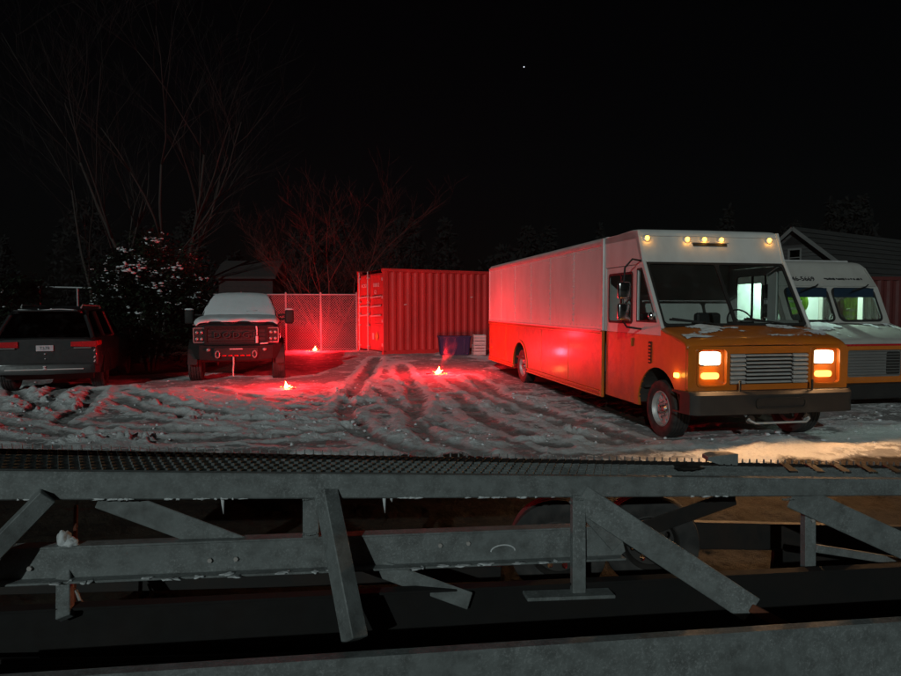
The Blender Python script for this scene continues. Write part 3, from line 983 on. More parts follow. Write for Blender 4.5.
    g = G().box(.45, 1.0, 2.4, 3.6, .32, .52, .04).cyl((1.4, 1, .36), (1.4, 5, .36), .05).blob((1.1, -.2, .40), .28, .35, .13, 2, .15, 3); g.out('underbody_parts', 'under', v)
    for x0 in (.02, W - .36):
        g = G(); g.plate(arc(0, .40, .56, 0, 180) + arc(0, .40, .54, 0, 180)[::-1], [], x0, x0 + .34, 'x'); g.out('wheel_well', 'under', v)
        g = G(); g.plate(arc(6.35, .40, .56, 0, 180) + arc(6.35, .40, .54, 0, 180)[::-1], [], x0, x0 + .34, 'x'); g.out('wheel_well', 'under', v)
    for x, y, s in ((.165, 0, -1), (W - .165, 0, 1), (.17, 6.35, -1), (W - .17, 6.35, 1)):
        add_wheel(v, (x, y, .385), .385, .25, s, .235, 'rim')
    # cab interior
    G().box(.06, W - .06, -.05, .42, 1.12, 1.38, .05).out('dashboard', 'black', v)
    G().box(.05, W - .05, .42, 2.3, .62, .66).out('cab_floor', 'under', v)
    g = G(); g.plate([(.04, .66), (.04, 2.74), (W - .04, 2.74), (W - .04, .66)], [rrect(.78, 1.50, .67, 2.45, .02)], 2.25, 2.28, 'y'); g.out('bulkhead', 'inner', v)
    g = G().box(.10, .55, 2.7, 5.2, 1.2, 1.24).box(.10, .55, 2.7, 5.2, 1.75, 1.79).box(1.7, 2.15, 2.7, 6.2, 1.2, 1.24).box(1.7, 2.15, 2.7, 6.2, 1.75, 1.79); g.out('cargo_shelf', 'inner', v)
    for x in (.55, 1.62):
        so = G().box(x - .23, x + .23, .95, 1.42, .98, 1.10, .04).out('seat', 'seat', v)
        G().box(x - .22, x + .22, 1.36, 1.48, 1.06, 1.66, .05).out('seat_back', 'seat', so)
        G().cyl((x, 1.2, .66), (x, 1.2, .98), .06).out('seat_post', 'black', so)
    st = G(); rg = []
    for k in range(28):
        a = 2 * math.pi * k / 28
        rg.append(Vector((1.66 + .21 * math.cos(a), .62 + .09 * math.sin(a), 1.52 + .19 * math.sin(a))))
    st.tube(rg + [rg[0]], .013, 6).cyl((1.66, .35, 1.35), (1.66, .62, 1.52), .03).bar((1.46, .62, 1.52), (1.86, .62, 1.52), .02, .03)
    st.out('steering_wheel', 'black', v)
    # mirrors: tube loop on each side, two heads stacked, and a round one by the quarter window
    for s in (-1, 1):
        X = lambda q: q if s < 0 else W - q
        B0 = 0 if s < 0 else .72      # the far side's mirrors sit further back, by the door
        g = G()
        g.tube([(X(0), B0 + .50, 2.40), (X(-.14), B0 + .48, 2.42), (X(-.24), B0 + .50, 2.30), (X(-.26), B0 + .50, 2.05), (X(-.26), B0 + .50, 1.55), (X(-.20), B0 + .50, 1.47), (X(0), B0 + .46, 1.44)], .014, 8)
        mo = g.out('mirror_bracket', 'black', v)
        for z0, z1 in ((1.86, 2.10), (1.56, 1.80)):
            h = G(); xa, xb = sorted((X(-.36), X(-.17)))
            h.box(xa, xb, B0 + .43, B0 + .50, z0, z1, .03, 3); h.out('mirror_head', 'chrome', mo, auto=40)
        if s < 0:
            g = G(); g.blob((-.03, .12, 1.63), .05, .045, .055, 2, .02); g.out('spot_mirror', 'chrome', v, smooth=True)
    # rivet rows along the joints
    def rivets(line, mat_):
        g = G()
        for q in line:
            g.blob(q, .008, .011, .011, 1, 0)
        o = g.out('rivet_row', mat_, v, smooth=True); o['kind'] = 'stuff'
    rivets([(-.002, 1.9 + .16 * k, 2.69) for k in range(46)], 'trim_alu')
    rivets([(-.002, 1.9 + .16 * k, ZB + .07) for k in range(46)], 'van_white')
    for y in (3.05, 4.3, 5.55, 6.8, 8.05):
        rivets([(-.005, y + dy, ZB + .14 + .1 * k) for k in range(12) for dy in (-.03, .03)], 'van_white')
    # antenna stub on the roof
    G().cyl((.6, 3.4, 2.88), (.6, 3.4, 3.05), .008, seg=6).out('roof_antenna', 'black', v)


step_van()


# ------------------------------------------------------------------ the second step van, cab light on
VAN2_TH = RAD(12); VAN2_O = Vector((6.02, 11.45, 0))
van2 = thing('step_van', 'white step van with lit cab and phone number above its split windshield', 'step van', VAN2_O, VAN2_TH)


def second_van():
    v = van2
    w = 2.2
    r = .08
    prof = [(0, .45), (0, 2.50)] + [(r - r * math.cos(RAD(a)), 2.50 + r * math.sin(RAD(a))) for a in (30, 60, 90)] + [(w / 2, 2.60)] + [(w - r + r * math.sin(RAD(a)), 2.50 + r * math.cos(RAD(a))) for a in (0, 30, 60)] + [(w, 2.50), (w, .45)]
    g = G(); g.loft([[Vector((x, y, z)) for x, z in prof] for y in (1.75, 4, 7)]); g.out('cargo_box', 'shaded_white', v, auto=35)
    # roof cap, a little taller, and the forehead leaning forward at its foot
    fp = [(1.75, 2.60), (.75, 2.62), (.68, 2.60), (.60, 2.54), (.56, 2.44), (.30, 2.14), (.34, 2.12), (.60, 2.42), (1.75, 2.50)]
    g = G(); g.loft([[Vector((x, y, 2.12 + (z - 2.12) * k)) for y, z in fp] for x, k in ((0, .93), (.05, .98), (.15, 1), (w / 2, 1.02), (w - .15, 1), (w - .05, .98), (w, .93))]); g.out('cab_roof', 'shaded_white', v, auto=40)
    G().box(.06, w - .2, .78, 1.7, 2.60, 2.66, .02).out('roof_cap', 'trim_alu', v)
    # sides of the cab: open door on the left
    G().plate([(1.75, .45), (1.75, 2.5), (.58, 2.5), (.30, 2.14), (.02, 1.46), (-.75, 1.2), (-.75, .5), (-.45, .5)] + arc(0, .40, .5, 170, 10, 14) + [(.5, .45)], [[(.70, .62), (.70, 2.2), (1.60, 2.2), (1.60, .62)], [(.58, 1.5), (.58, 2.15), (.40, 2.15), (.16, 1.5)]], 0, .03, 'x').out('cab_side', 'shaded_white', v)
    G().plate([(1.75, .45), (1.75, 2.5), (.58, 2.5), (.30, 2.14), (.02, 1.46), (-.75, 1.2), (-.75, .5), (-.45, .5)] + arc(0, .40, .5, 170, 10, 14) + [(.5, .45)], [[(.70, 1.45), (.70, 2.2), (1.60, 2.2), (1.60, 1.45)], [(.58, 1.5), (.58, 2.15), (.40, 2.15), (.16, 1.5)]], w - .03, w, 'x').out('cab_side', 'shaded_white', v)
    for x in (.012, w - .018):
        G().plate([(.58, 1.5), (.58, 2.15), (.40, 2.15), (.16, 1.5)], [], x, x + .006, 'x').out('quarter_window', 'glass', v)
    G().plate([(.70, 1.45), (.70, 2.2), (1.60, 2.2), (1.60, 1.45)], [], w - .018, w - .012, 'x').out('door_window', 'glass', v)
    # windshield
    a0, a1 = Vector((0, .0, 1.44)), Vector((0, .30, 2.13))
    ux = (a1 - a0).length
    n_ = Vector((0, -(a1 - a0).z, (a1 - a0).y)).normalized()
    def ws(name, outline, holes, mat, off, th):
        g = G(); g.plate(outline, holes, 0, th, 'z'); o = g.out(name, mat, v)
        o.matrix_local = Matrix(((1, 0, 0, 0), (0, (a1 - a0).y / ux, n_.y, a0.y + n_.y * off), (0, (a1 - a0).z / ux, n_.z, a0.z + n_.z * off), (0, 0, 0, 1)))
    p = [rrect(.14, 1.03, .06, ux - .05, .10), rrect(1.15, w - .14, .06, ux - .05, .10)]
    ws('windshield_surround', rrect(0, w, -.02, ux, .02), p, 'shaded_white', -.02, .03)
    for q in p:
        x0, x1 = min(t[0] for t in q), max(t[0] for t in q)
        ws('window_gasket', rrect(x0 - .025, x1 + .025, .035, ux - .025, .12), [rrect(x0 + .02, x1 - .02, .08, ux - .07, .09)], 'black', -.004, .02)
        ws('windshield_pane', q, [], 'glass', -.008, .004)
        G().box(x0 + .02, x1 - .02, .22, .225, 1.93, 2.10).out('sun_visor', 'visor', v)
    for x0, x1 in ((.85, .35), (1.95, 1.45)):
        b = G(); b.tube([(x0, .25, 2.17), (x0 - .1, .20, 2.13), (x1, .10, 2.05)], .012, 6); b.out('wiper', 'black', v)
    # lettering on the forehead
    f0, f1 = Vector((0, .30, 2.14)), Vector((0, .56, 2.44)); fl = (f1 - f0).length
    fn = Vector((0, -(f1 - f0).z, (f1 - f0).y)).normalized()
    me = text_mesh('946-5669', .15)
    o = link('phone_number', me, 'ink', v)
    q = f0.lerp(f1, .42) + fn * .012
    o.matrix_local = Matrix(((1, 0, 0, .62), (0, (f1 - f0).y / fl, fn.y, q.y), (0, (f1 - f0).z / fl, fn.z, q.z), (0, 0, 0, 1)))
    # a line of small script too fine to read
    rs = random.Random(2)
    g = G(); x = 1.12
    while x < 1.98:
        wd = rs.uniform(.018, .04); q = f0.lerp(f1, .44 + rs.uniform(-.02, .02)) + fn * .012
        g.bar((x, q.y, q.z), (x + wd, q.y, q.z), rs.uniform(.025, .05), .004, fn); x += wd + rs.choice((.006, .006, .008, .03))
    o = g.out('small_script', 'ink', v); o['kind'] = 'stuff'
    # hood: pale, dusted with snow
    rings = []
    for y, z in ((.02, 1.44), (-.2, 1.37), (-.45, 1.28), (-.66, 1.20), (-.74, 1.15), (-.76, 1.08)):
        rings.append([Vector((x, y, z + k)) for x, k in ((0, -.06), (.03, -.02), (.12, 0), (w / 2, .03), (w - .12, 0), (w - .03, -.02), (w, -.06))])
    o = G().loft(rings, closed=False).out('hood', 'shaded_white', v, auto=50); o.modifiers.new('t', 'SOLIDIFY').thickness = .01
    surf2 = lambda x, y: np.interp(-y, [-.02, .2, .45, .66], [1.44, 1.37, 1.28, 1.20]) + np.interp(x, [0, .03, .12, w / 2, w - .12, w - .03, w], [-.06, -.02, 0, .03, 0, -.02, -.06]) + .012
    snow_sheet('hood_snow', v, (.06, w - .06), (-.64, .0), surf2, 1.6, -.05, .06, 9, 'frost_snow', .02)
    # fascia
    gr = rrect(.55, w - .55, .56, 1.02, .04)
    G().plate(rrect(0, w, .46, 1.10, .04), [gr], -.79, -.74, 'y').out('front_fascia', 'orange', v)
    G().box(.0, w, -.80, -.76, 1.085, 1.12, .01).out('fascia_trim', 'lens_red', v)
    G().box(.5, w - .5, -.765, -.73, .52, 1.05).out('grille_back', 'inner', v)
    G().plate(rrect(w - .85, w - .58, .60, .98, .03), [], -.778, -.766, 'y').out('grille_vent', 'black', v)
    for k in range(9):
        z = .59 + k * .05
        G().box(.55, w - .55, -.785, -.768, z, z + .008).out('grille_bar', 'inner', v)
    for x in (.28, w - .28):
        g = G(); g.lathe([(-.815, .07), (-.82, .095), (-.79, .10), (-.79, .07)], 'y', (x, 0, .93), 24); g.out('lamp_ring', 'bumper', v)
        g = G(); g.lathe([(-.80, .01), (-.798, .04), (-.79, .072)], 'y', (x, 0, .93), 24); g.out('headlight', 'lens_off', v, smooth=True)
        g = G(); g.plate([(x + .10 * math.cos(t), .70 + .065 * math.sin(t)) for t in np.linspace(0, 2 * math.pi, 24, endpoint=False)], [], -.812, -.79, 'y'); g.out('lower_lamp', 'lens_clear', v)
    G().box(-.02, w + .02, -.95, -.78, .20, .46, .03).out('front_bumper', 'black', v)
    G().box(.1, w - .1, -.7, 7, .35, .5).out('chassis', 'under', v)
    for x, y, s in ((.16, 0, -1), (w - .16, 0, 1), (.16, 5, -1), (w - .16, 5, 1)):
        add_wheel(v, (x, y, .38), .38, .24, s, .23, 'rim')
    # cab: pale lining, dome lamp, partition with a window, steering wheel, seat
    G().box(.04, w - .04, 1.0 - .6, 2.0, .60, .64).out('cab_floor', 'under', v)
    g = G(); g.plate([(.04, .62), (.04, 2.48), (w - .04, 2.48), (w - .04, .62)], [[(1.12, 1.46), (1.12, 2.05), (1.70, 2.05), (1.70, 1.46)]], 1.69, 1.72, 'y'); g.out('bulkhead', 'inner_white', v)
    G().box(1.10, 1.72, 1.725, 1.735, 1.44, 2.07).out('window_pane', 'inner', v)
    for x in (1.12, 1.38, 1.68):
        G().box(x - .015, x + .015, 1.665, 1.685, 1.44, 2.07).out('window_bar', 'trim_alu', v)
    G().box(1.10, 1.72, 1.665, 1.684, 2.05, 2.08).out('window_bar', 'trim_alu', v)
    G().box(.05, w - .05, .62, 1.75, 2.44, 2.45).out('headliner', 'inner_white', v)
    G().box(.06, w - .06, .05, .4, 1.1, 1.34, .05).out('dashboard', 'inner', v)
    G().box(.95, 1.25, .95, 1.05, 2.40, 2.435, .01).out('dome_lamp', 'dome', v)
    lamp('dome_light', 'POINT', (1.1, 1.0, 2.33), 170, (.70, 1, .84), v, .08)
    st = G(); rg = [Vector((1.62 + .2 * math.cos(a), .55 + .1 * math.sin(a), 1.45 + .17 * math.sin(a))) for a in np.linspace(0, 2 * math.pi, 26, endpoint=False)]
    st.tube(rg + [rg[0]], .013, 6).cyl((1.62, .3, 1.3), (1.62, .55, 1.45), .025); st.out('steering_wheel', 'black', v)
    G().box(1.4, 1.84, 1.3, 1.7, 1.0, 1.1, .04).box(1.42, 1.82, 1.66, 1.75, 1.1, 1.5, .04).out('seat', 'seat', v)
    # mirror on the left
    g = G(); g.tube([(0, .35, 2.2), (-.2, .3, 2.15), (-.22, .3, 1.6), (0, .2, 1.5)], .012, 6); mo = g.out('mirror_bracket', 'black', v)
    G().box(-.30, -.13, .24, .30, 1.65, 2.05, .03, 3).out('mirror_head', 'black', mo)
    G().box(-.29, -.14, .236, .2405, 1.68, 2.02).out('mirror_back', 'trim_alu', mo)


second_van()


def van2_pt(x, y, z):
    return VAN2_O + Vector((x * math.cos(VAN2_TH) - y * math.sin(VAN2_TH), x * math.sin(VAN2_TH) + y * math.cos(VAN2_TH), z))


# ------------------------------------------------------------------ person in the second van's cab
def skin_body(name, chain, mat, parent, sub=2):
    """chain: dict vertex -> (co, radius); edges list"""
    verts, edges, rad, root = chain
    me = bpy.data.meshes.new(name)
    me.from_pydata(verts, edges, [])
    o = link(name, me, mat, parent)
    sk = o.modifiers.new('skin', 'SKIN'); sk.use_smooth_shade = True
    for i, r_ in enumerate(rad):
        me.skin_vertices[0].data[i].radius = r_ if isinstance(r_, tuple) else (r_, r_)
        me.skin_vertices[0].data[i].use_root = i == root
    s = o.modifiers.new('sub', 'SUBSURF'); s.levels = sub; s.render_levels = sub
    return o


def person(loc, rz):
    """leaning forward on one arm inside the cab, back of a yellow jacket to the windshield"""
    p = thing('person', 'person in a bright yellow work jacket bending inside the lit cab', 'person', loc, rz)
    v = [(0, 0, .92), (0, .02, 1.10), (0, .06, 1.30), (0, .08, 1.42), (0, .07, 1.52), (0, .04, 1.62), (0, .02, 1.74),
         (-.18, .07, 1.39), (-.25, .0, 1.16), (-.20, -.18, 1.00), (-.17, -.26, .98),
         (.18, .07, 1.39), (.26, .02, 1.15), (.22, -.17, 1.02), (.18, -.25, 1.0),
         (-.09, 0, .88), (-.10, -.02, .48), (-.10, .02, .09), (-.10, -.12, .05),
         (.09, 0, .88), (.10, -.02, .48), (.10, .02, .09), (.10, -.12, .05)]
    e = [(0, 1), (1, 2), (2, 3), (3, 4), (4, 5), (5, 6), (3, 7), (7, 8), (8, 9), (9, 10), (3, 11), (11, 12), (12, 13), (13, 14), (0, 15), (15, 16), (16, 17), (17, 18), (0, 19), (19, 20), (20, 21), (21, 22)]
    rd = [.13, (.13, .1), (.15, .11), (.12, .09), .055, (.085, .095), (.07, .08), .06, .045, .036, .03, .06, .045, .036, .03, .085, .058, .042, .035, .085, .058, .042, .035]
    skin_body('body', (v, e, rd, 0), 'skin', p)
    # fingers, curled, rooted in the palms
    for s in (-1, 1):
        w0 = Vector((.175 * s, -.255, .99))
        for k in range(4):
            a = w0 + Vector(((k - 1.5) * .02, 0, 0))
            L = (.07, .08, .078, .062)[k]
            skin_body('finger', ([tuple(a), tuple(a + Vector((0, -L * .6, .005))), tuple(a + Vector((0, -L, -.03)))], [(0, 1), (1, 2)], [.010, .009, .008], 0), 'skin', p, 1)
        a = w0 + Vector((-.035 * s, .02, 0))
        skin_body('thumb', ([tuple(a), tuple(a + Vector((-.025 * s, -.03, 0))), tuple(a + Vector((-.03 * s, -.06, -.01)))], [(0, 1), (1, 2)], [.012, .011, .009], 0), 'skin', p, 1)
    jv = v[0:4] + [v[7], v[8], v[9], v[11], v[12], v[13]] + [(0, .075, 1.46)]
    je = [(0, 1), (1, 2), (2, 3), (3, 4), (4, 5), (5, 6), (3, 7), (7, 8), (8, 9), (3, 10)]
    jr = [(.16, .13), (.155, .125), (.175, .135), (.145, .11), .08, .066, .056, .08, .066, .056, .075]
    skin_body('jacket', (jv, je, jr, 0), 'hivis', p)
    tv = [v[0]] + v[15:18] + v[19:22]
    skin_body('trousers', (tv, [(0, 1), (1, 2), (2, 3), (0, 4), (4, 5), (5, 6)], [.14, .1, .075, .06, .1, .075, .06], 0), 'cloth', p)
    for z in (1.08, 1.22):
        g = G(); rings = []
        for dz in (-.022, .022):
            rings.append([Vector((.185 * math.cos(a) * 1.0, .035 + .148 * math.sin(a), z + dz)) for a in np.linspace(0, 2 * math.pi, 24, endpoint=False)])
        g.loft(rings, cap=False); g.out('reflective_band', 'reflect', p, smooth=True)
    g = G(); g.blob((0, .03, 1.74), .098, .11, .085, 2, .05, 1); g.out('knit_cap', 'cloth', p, smooth=True)
    g = G(); g.blob((0, -.065, 1.655), .014, .02, .02, 1, 0); g.out('nose', 'skin', p, smooth=True)
    for s in (-1, 1):
        G().blob((.034 * s, -.055, 1.675), .013, .01, .009, 1, 0).out('eye', 'reflect', p, smooth=True)
        G().blob((.09 * s, .04, 1.655), .012, .02, .032, 1, 0).out('ear', 'skin', p, smooth=True)
    G().box(-.025, .025, -.058, -.045, 1.605, 1.613, .003).out('mouth', 'skin', p)
    return p


person(van2_pt(.90, .98, .64), VAN2_TH + RAD(150))


def vest():
    p = thing('hanging_vest', 'yellow reflective vest hanging behind the lit cab window', 'vest', van2_pt(1.50, 1.58, 1.42), VAN2_TH)
    out = [(-.17, 0), (-.18, .30), (-.22, .44), (-.19, .48), (-.07, .53), (0, .43), (.07, .53), (.19, .48), (.22, .44), (.18, .30), (.17, 0)]
    G().plate(out, [], -.035, .035, 'y').out('vest_body', 'hivis', p)
    for z in (.10, .24):
        G().box(-.178, .178, -.04, -.036, z, z + .05).out('reflective_band', 'reflect', p)
    g = G(); g.tube([(-.2, 0, .475), (0, 0, .56), (.2, 0, .475)], .006, 6).tube([(0, 0, .56), (0, 0, .62)], .005, 6); g.out('hanger', 'trim_alu', p)


vest()


# ------------------------------------------------------------------ shipping containers
def container(name, label, loc, rz, group, length=6.06, H=2.9, paint_mat='cont'):
    c = thing(name, label, 'container', loc, rz, group)
    L, Wd = length, 2.44
    b = .16
    # local: x along the long side, y away from the camera side, near corner at the origin
    for y0 in (0, Wd - .06):
        G().box(0, L, y0, y0 + .06, 0, b).out('bottom_rail', paint_mat, c)
        G().box(0, L, y0, y0 + .06, H - .10, H).out('top_rail', paint_mat, c)
    for x0 in (0, L - .10):
        for y0 in (0, Wd - .12):
            G().box(x0, x0 + .10, y0, y0 + .12, 0, H, .008).out('corner_post', paint_mat, c)
    for x0 in (-.012, L - .15):
        for y0 in (-.012, Wd - .15):
            for zz in (-.002, H - .11):
                G().box(x0, x0 + .165, y0, y0 + .165, zz, zz + .115, .012).out('corner_casting', paint_mat, c)
    # corrugated sides
    pitch, dp = .278, .036
    def wave(l):
        pts = []; x = .10
        while x < l - .10:
            for dx, d in ((0, 0), (.07, 0), (.14, dp), (.21, dp)):
                if x + dx <= l - .10:
                    pts.append((x + dx, d))
            x += pitch
        pts.append((l - .10, 0))
        return pts
    for y0, s in ((.012, 1), (Wd - .012, -1)):
        g = G(); w = wave(L); g.loft([[Vector((x, y0 + s * d, z)) for x, d in w] for z in (b - .01, H * .5, H - .09)], closed=False)
        g.out('corrugated_side', paint_mat, c)
    g = G(); w = wave(Wd); g.loft([[Vector((L - .012 - d, y, z)) for y, d in w] for z in (b - .01, H - .09)], closed=False); g.out('corrugated_end', paint_mat, c)
    g = G(); w = wave(L); g.loft([[Vector((x, y, H - .03 - d * .4)) for x, d in w] for y in (.05, Wd - .05)], closed=False); g.out('roof_sheet', paint_mat, c)
    G().box(.05, L - .05, .05, Wd - .05, .10, .14).out('floor', 'under', c)
    # door end at x = 0
    for k, (y0, y1) in enumerate(((.14, Wd / 2 - .01), (Wd / 2 + .01, Wd - .14))):
        d = G().box(.03, .07, y0, y1, .14, H - .14, .01).out('door', paint_mat, c)
        for z in (.18, 1.0, 1.86, H - .24):
            G().box(.012, .03, y0 + .05, y1 - .05, z, z + .06, .006).out('door_rib', paint_mat, d)
        for y in ((), (1.34, 2.18))[k]:
            G().cyl((-.03, y, .06), (-.03, y, H - .05), .02, seg=10).out('lock_rod', 'rod', d)
            for z in (.22, .95, 1.35, 1.75, H - .30):
                G().box(-.055, .012, y - .06, y + .06, z, z + .05, .008).out('rod_bracket', 'rod', d)
        for z in (1.98, 1.66, 1.34):
            G().bar((-.02, y0 + .06, z), (-.02, y1 - .10, z - .04), .03, .055, bev=.006).out('lock_handle', 'rod', d)
        for z in (.3, 1.1, 1.9, 2.5):
            G().box(-.006, .03, y0 - .08 if k == 0 else y1 - .02, y0 + .02 if k == 0 else y1 + .08, z, z + .10, .006).out('hinge', 'rod', d)
    for txt, sz, y, z in (('ACXU', .19, 1.80, 2.36), ('500812', .19, .66, 2.36), ('G1', .19, .72, 2.12)):
        o = link('lettering', text_mesh(txt, sz, .001), 'letter', c)
        o.matrix_local = Matrix(((0, 0, -1, -.001 if sz > .1 else .009), (-1, 0, 0, y), (0, 1, 0, z), (0, 0, 0, 1)))
        o.location.x = .010
    G().plate([(.46, .62), (.62, .46), (.78, .62), (.62, .78)], [], .008, .011, 'x').out('hazard_sticker', 'sticker', c)
    G().plate(rrect(.86, 1.04, .5, .72, .01), [], .008, .011, 'x').out('data_plate', 'rod', c)
    # scuffed spots of bare paint
    for x, z in ((.75, 1.68), (3.35, 1.95)):
        G().plate([(x, z), (x + .10, z + .015), (x + .11, z + .04), (x + .01, z + .03)], [], .006, .010, 'y').out('paint_chip', 'letter', c)
    return c


C1 = Vector((-2.23, 21.3, 0)); C1_TH = math.atan2(.48, .88)
container('shipping_container', 'red container with corrugated side and barred doors beside the wire fence', (C1.x, C1.y, .13), C1_TH, 'shipping containers')
container('shipping_container', 'shade-darkened red container standing behind the white step van', (10.6, 18.3, 0), RAD(4), 'shipping containers', H=2.62, paint_mat='cont_shaded')


# ------------------------------------------------------------------ bin and crates against the container
def crates():
    z = ground_z(.1, 21.3)
    p = thing('storage_bin', 'dark blue plastic storage bin against the red container', 'bin', (.12, 21.25, z - .01), RAD(6))
    rings = []
    for zz, k in ((0, .90), (.05, .92), (.52, 1.0), (.54, 1.03), (.58, 1.03)):
        rings.append([Vector((x * k, y * k, zz)) for x, y in [(q[0], q[1]) for q in rrect(-.52, .52, -.3, .3, .06)]])
    G().loft(rings).out('bin_body', 'blue', p, auto=40)
    G().box(-.55, .55, -.33, .33, .575, .62, .02).out('lid', 'blue', p)
    for x in (-.3, 0, .3):
        G().box(x - .03, x + .03, -.31, -.27, .06, .52, .01).out('rib', 'blue', p)
    zc = ground_z(.87, 21.2)
    for k in range(2):
        c = thing('white_crate', ('white slatted crate at the foot of the stack beside the blue bin', 'white slatted crate on top of the stack beside the blue bin')[k], 'crate', (.93 + .02 * k, 21.15, zc + .01 + k * .335), RAD(8 - 5 * k))
        G().box(-.2, .2, -.22, .22, 0, .03).out('bottom', 'crate', c)
        for y in (-.22, .21):
            for j in range(3):
                G().box(-.2, .2, y, y + .015, .035 + j * .1, .115 + j * .1, .004).out('slat', 'crate', c)
        for x in (-.2, .19):
            for j in range(3):
                G().box(x, x + .015, -.2, .2, .035 + j * .1, .115 + j * .1, .004).out('slat', 'crate', c)
        for x in (-.185, .16):
            for y in (-.205, .185):
                G().box(x, x + .025, y, y + .025, .03, .33).out('corner_post', 'crate', c)


crates()


# ------------------------------------------------------------------ road flares
def flare(px_pt, name_label, energy, rz, s=1.0):
    x, y = px_pt
    z = ground_z(x, y) + .012
    f = thing('road_flare', name_label, 'flare', (x, y, z), rz, 'burning road flares')
    G().cyl((-.30, 0, .015), (-.02, 0, .02), .013, seg=12).out('flare_tube', 'flare_body', f)
    G().cyl((-.02, 0, .02), (.0, 0, .021), .0125, seg=12).out('burning_tip', 'flame_core', f)
    rf = random.Random(int(energy))
    g = G(); rings = []
    for k, (zz, r) in enumerate(((.0, .05), (.02, .07), (.05, .055), (.09, .03), (.13, .012), (.17, .003))):
        rings.append([Vector((.012 * k + r * s * (1 + .35 * math.sin(3 * a + k)) * math.cos(a), r * s * .9 * math.sin(a), .008 + zz * s)) for a in np.linspace(0, 2 * math.pi, 14, endpoint=False)])
    g.loft(rings); g.out('flame', 'flame_core', f, smooth=True)
    for k in range(9):
        a0 = rf.uniform(0, 6.283); dx, dy = math.cos(a0), math.sin(a0) * .7
        ln, h = rf.uniform(.06, .20) * s, rf.uniform(.01, .09) * s
        g = G(); rings = []
        for t in np.linspace(0, 1, 6):
            r = .022 * (1 - t) ** .7 + .0015
            rings.append([Vector((dx * ln * t + r * math.cos(a), dy * ln * t + r * math.sin(a), .012 + h * t + r * .3 * math.sin(2 * a))) for a in np.linspace(0, 2 * math.pi, 8, endpoint=False)])
        g.loft(rings); g.out('flame_tongue', 'flame' if k % 3 else 'flame_core', f, smooth=True)
    for k in range(7):
        a0 = rf.uniform(0, 6.283); rr = rf.uniform(.12, .38) * s
        g = G(); g.blob((rr * math.cos(a0), rr * .6 * math.sin(a0), .012), rf.uniform(.008, .02), rf.uniform(.008, .02), .008, 1, .4, k); g.out('burning_slag', 'slag', f)
    lamp('flare_light', 'POINT', (.02, 0, .52), energy, (1, .013, .022), f, .10)
    return f


flare((-.34, 16.2), 'burning red flare on the snow in front of the blue bin', 330, .4)
flare((-3.45, 13.45), 'small burning red flare on the snow in front of the black pickup', 210, 2.4, .8)
flare((-4.84, 22.7), 'burning red flare at the foot of the wire fence', 420, 1.0, .9)


def smoke():
    f = G(); rings = []
    for t in np.linspace(0, 1, 10):
        r = .05 + .26 * t
        rings.append([Vector((.55 * t + .10 * math.sin(5 * t) + r * math.cos(a), .15 * t + r * math.sin(a), .12 + 1.25 * t)) for a in np.linspace(0, 2 * math.pi, 16, endpoint=False)])
    f.loft(rings)
    o = f.out('smoke', None, None, smooth=True)
    o.location = (-.34, 16.2, 0)
    m = bpy.data.materials.new('flare_smoke'); m.use_nodes = True; nt = m.node_tree
    nt.nodes.remove(nt.nodes['Principled BSDF'])
    v = nt.nodes.new('ShaderNodeVolumePrincipled'); v.inputs['Color'].default_value = (.9, .9, .9, 1)
    n0 = ramp(nt, noise(nt, 5, 4, .6), .42, .78)
    tc = nt.nodes.new('ShaderNodeTexCoord'); sp = nt.nodes.new('ShaderNodeSeparateXYZ'); nt.links.new(tc.outputs['Object'], sp.inputs[0])
    fade = nt.nodes.new('ShaderNodeMapRange'); fade.inputs[1].default_value = .15; fade.inputs[2].default_value = 1.1; fade.inputs[3].default_value = 1; fade.inputs[4].default_value = 0
    nt.links.new(sp.outputs['Z'], fade.inputs[0])
    mm = nt.nodes.new('ShaderNodeMath'); mm.operation = 'MULTIPLY'; nt.links.new(n0, mm.inputs[0]); nt.links.new(fade.outputs[0], mm.inputs[1]); n = mm.outputs[0]
    k = nt.nodes.new('ShaderNodeMath'); k.operation = 'MULTIPLY'; k.inputs[1].default_value = .55
    nt.links.new(n, k.inputs[0]); nt.links.new(k.outputs[0], v.inputs['Density'])
    nt.links.new(v.outputs[0], nt.nodes['Material Output'].inputs['Volume'])
    o.data.materials.append(m)
    tag(o, 'thin smoke drifting up from the flare before the blue bin', 'smoke', kind='stuff')


smoke()


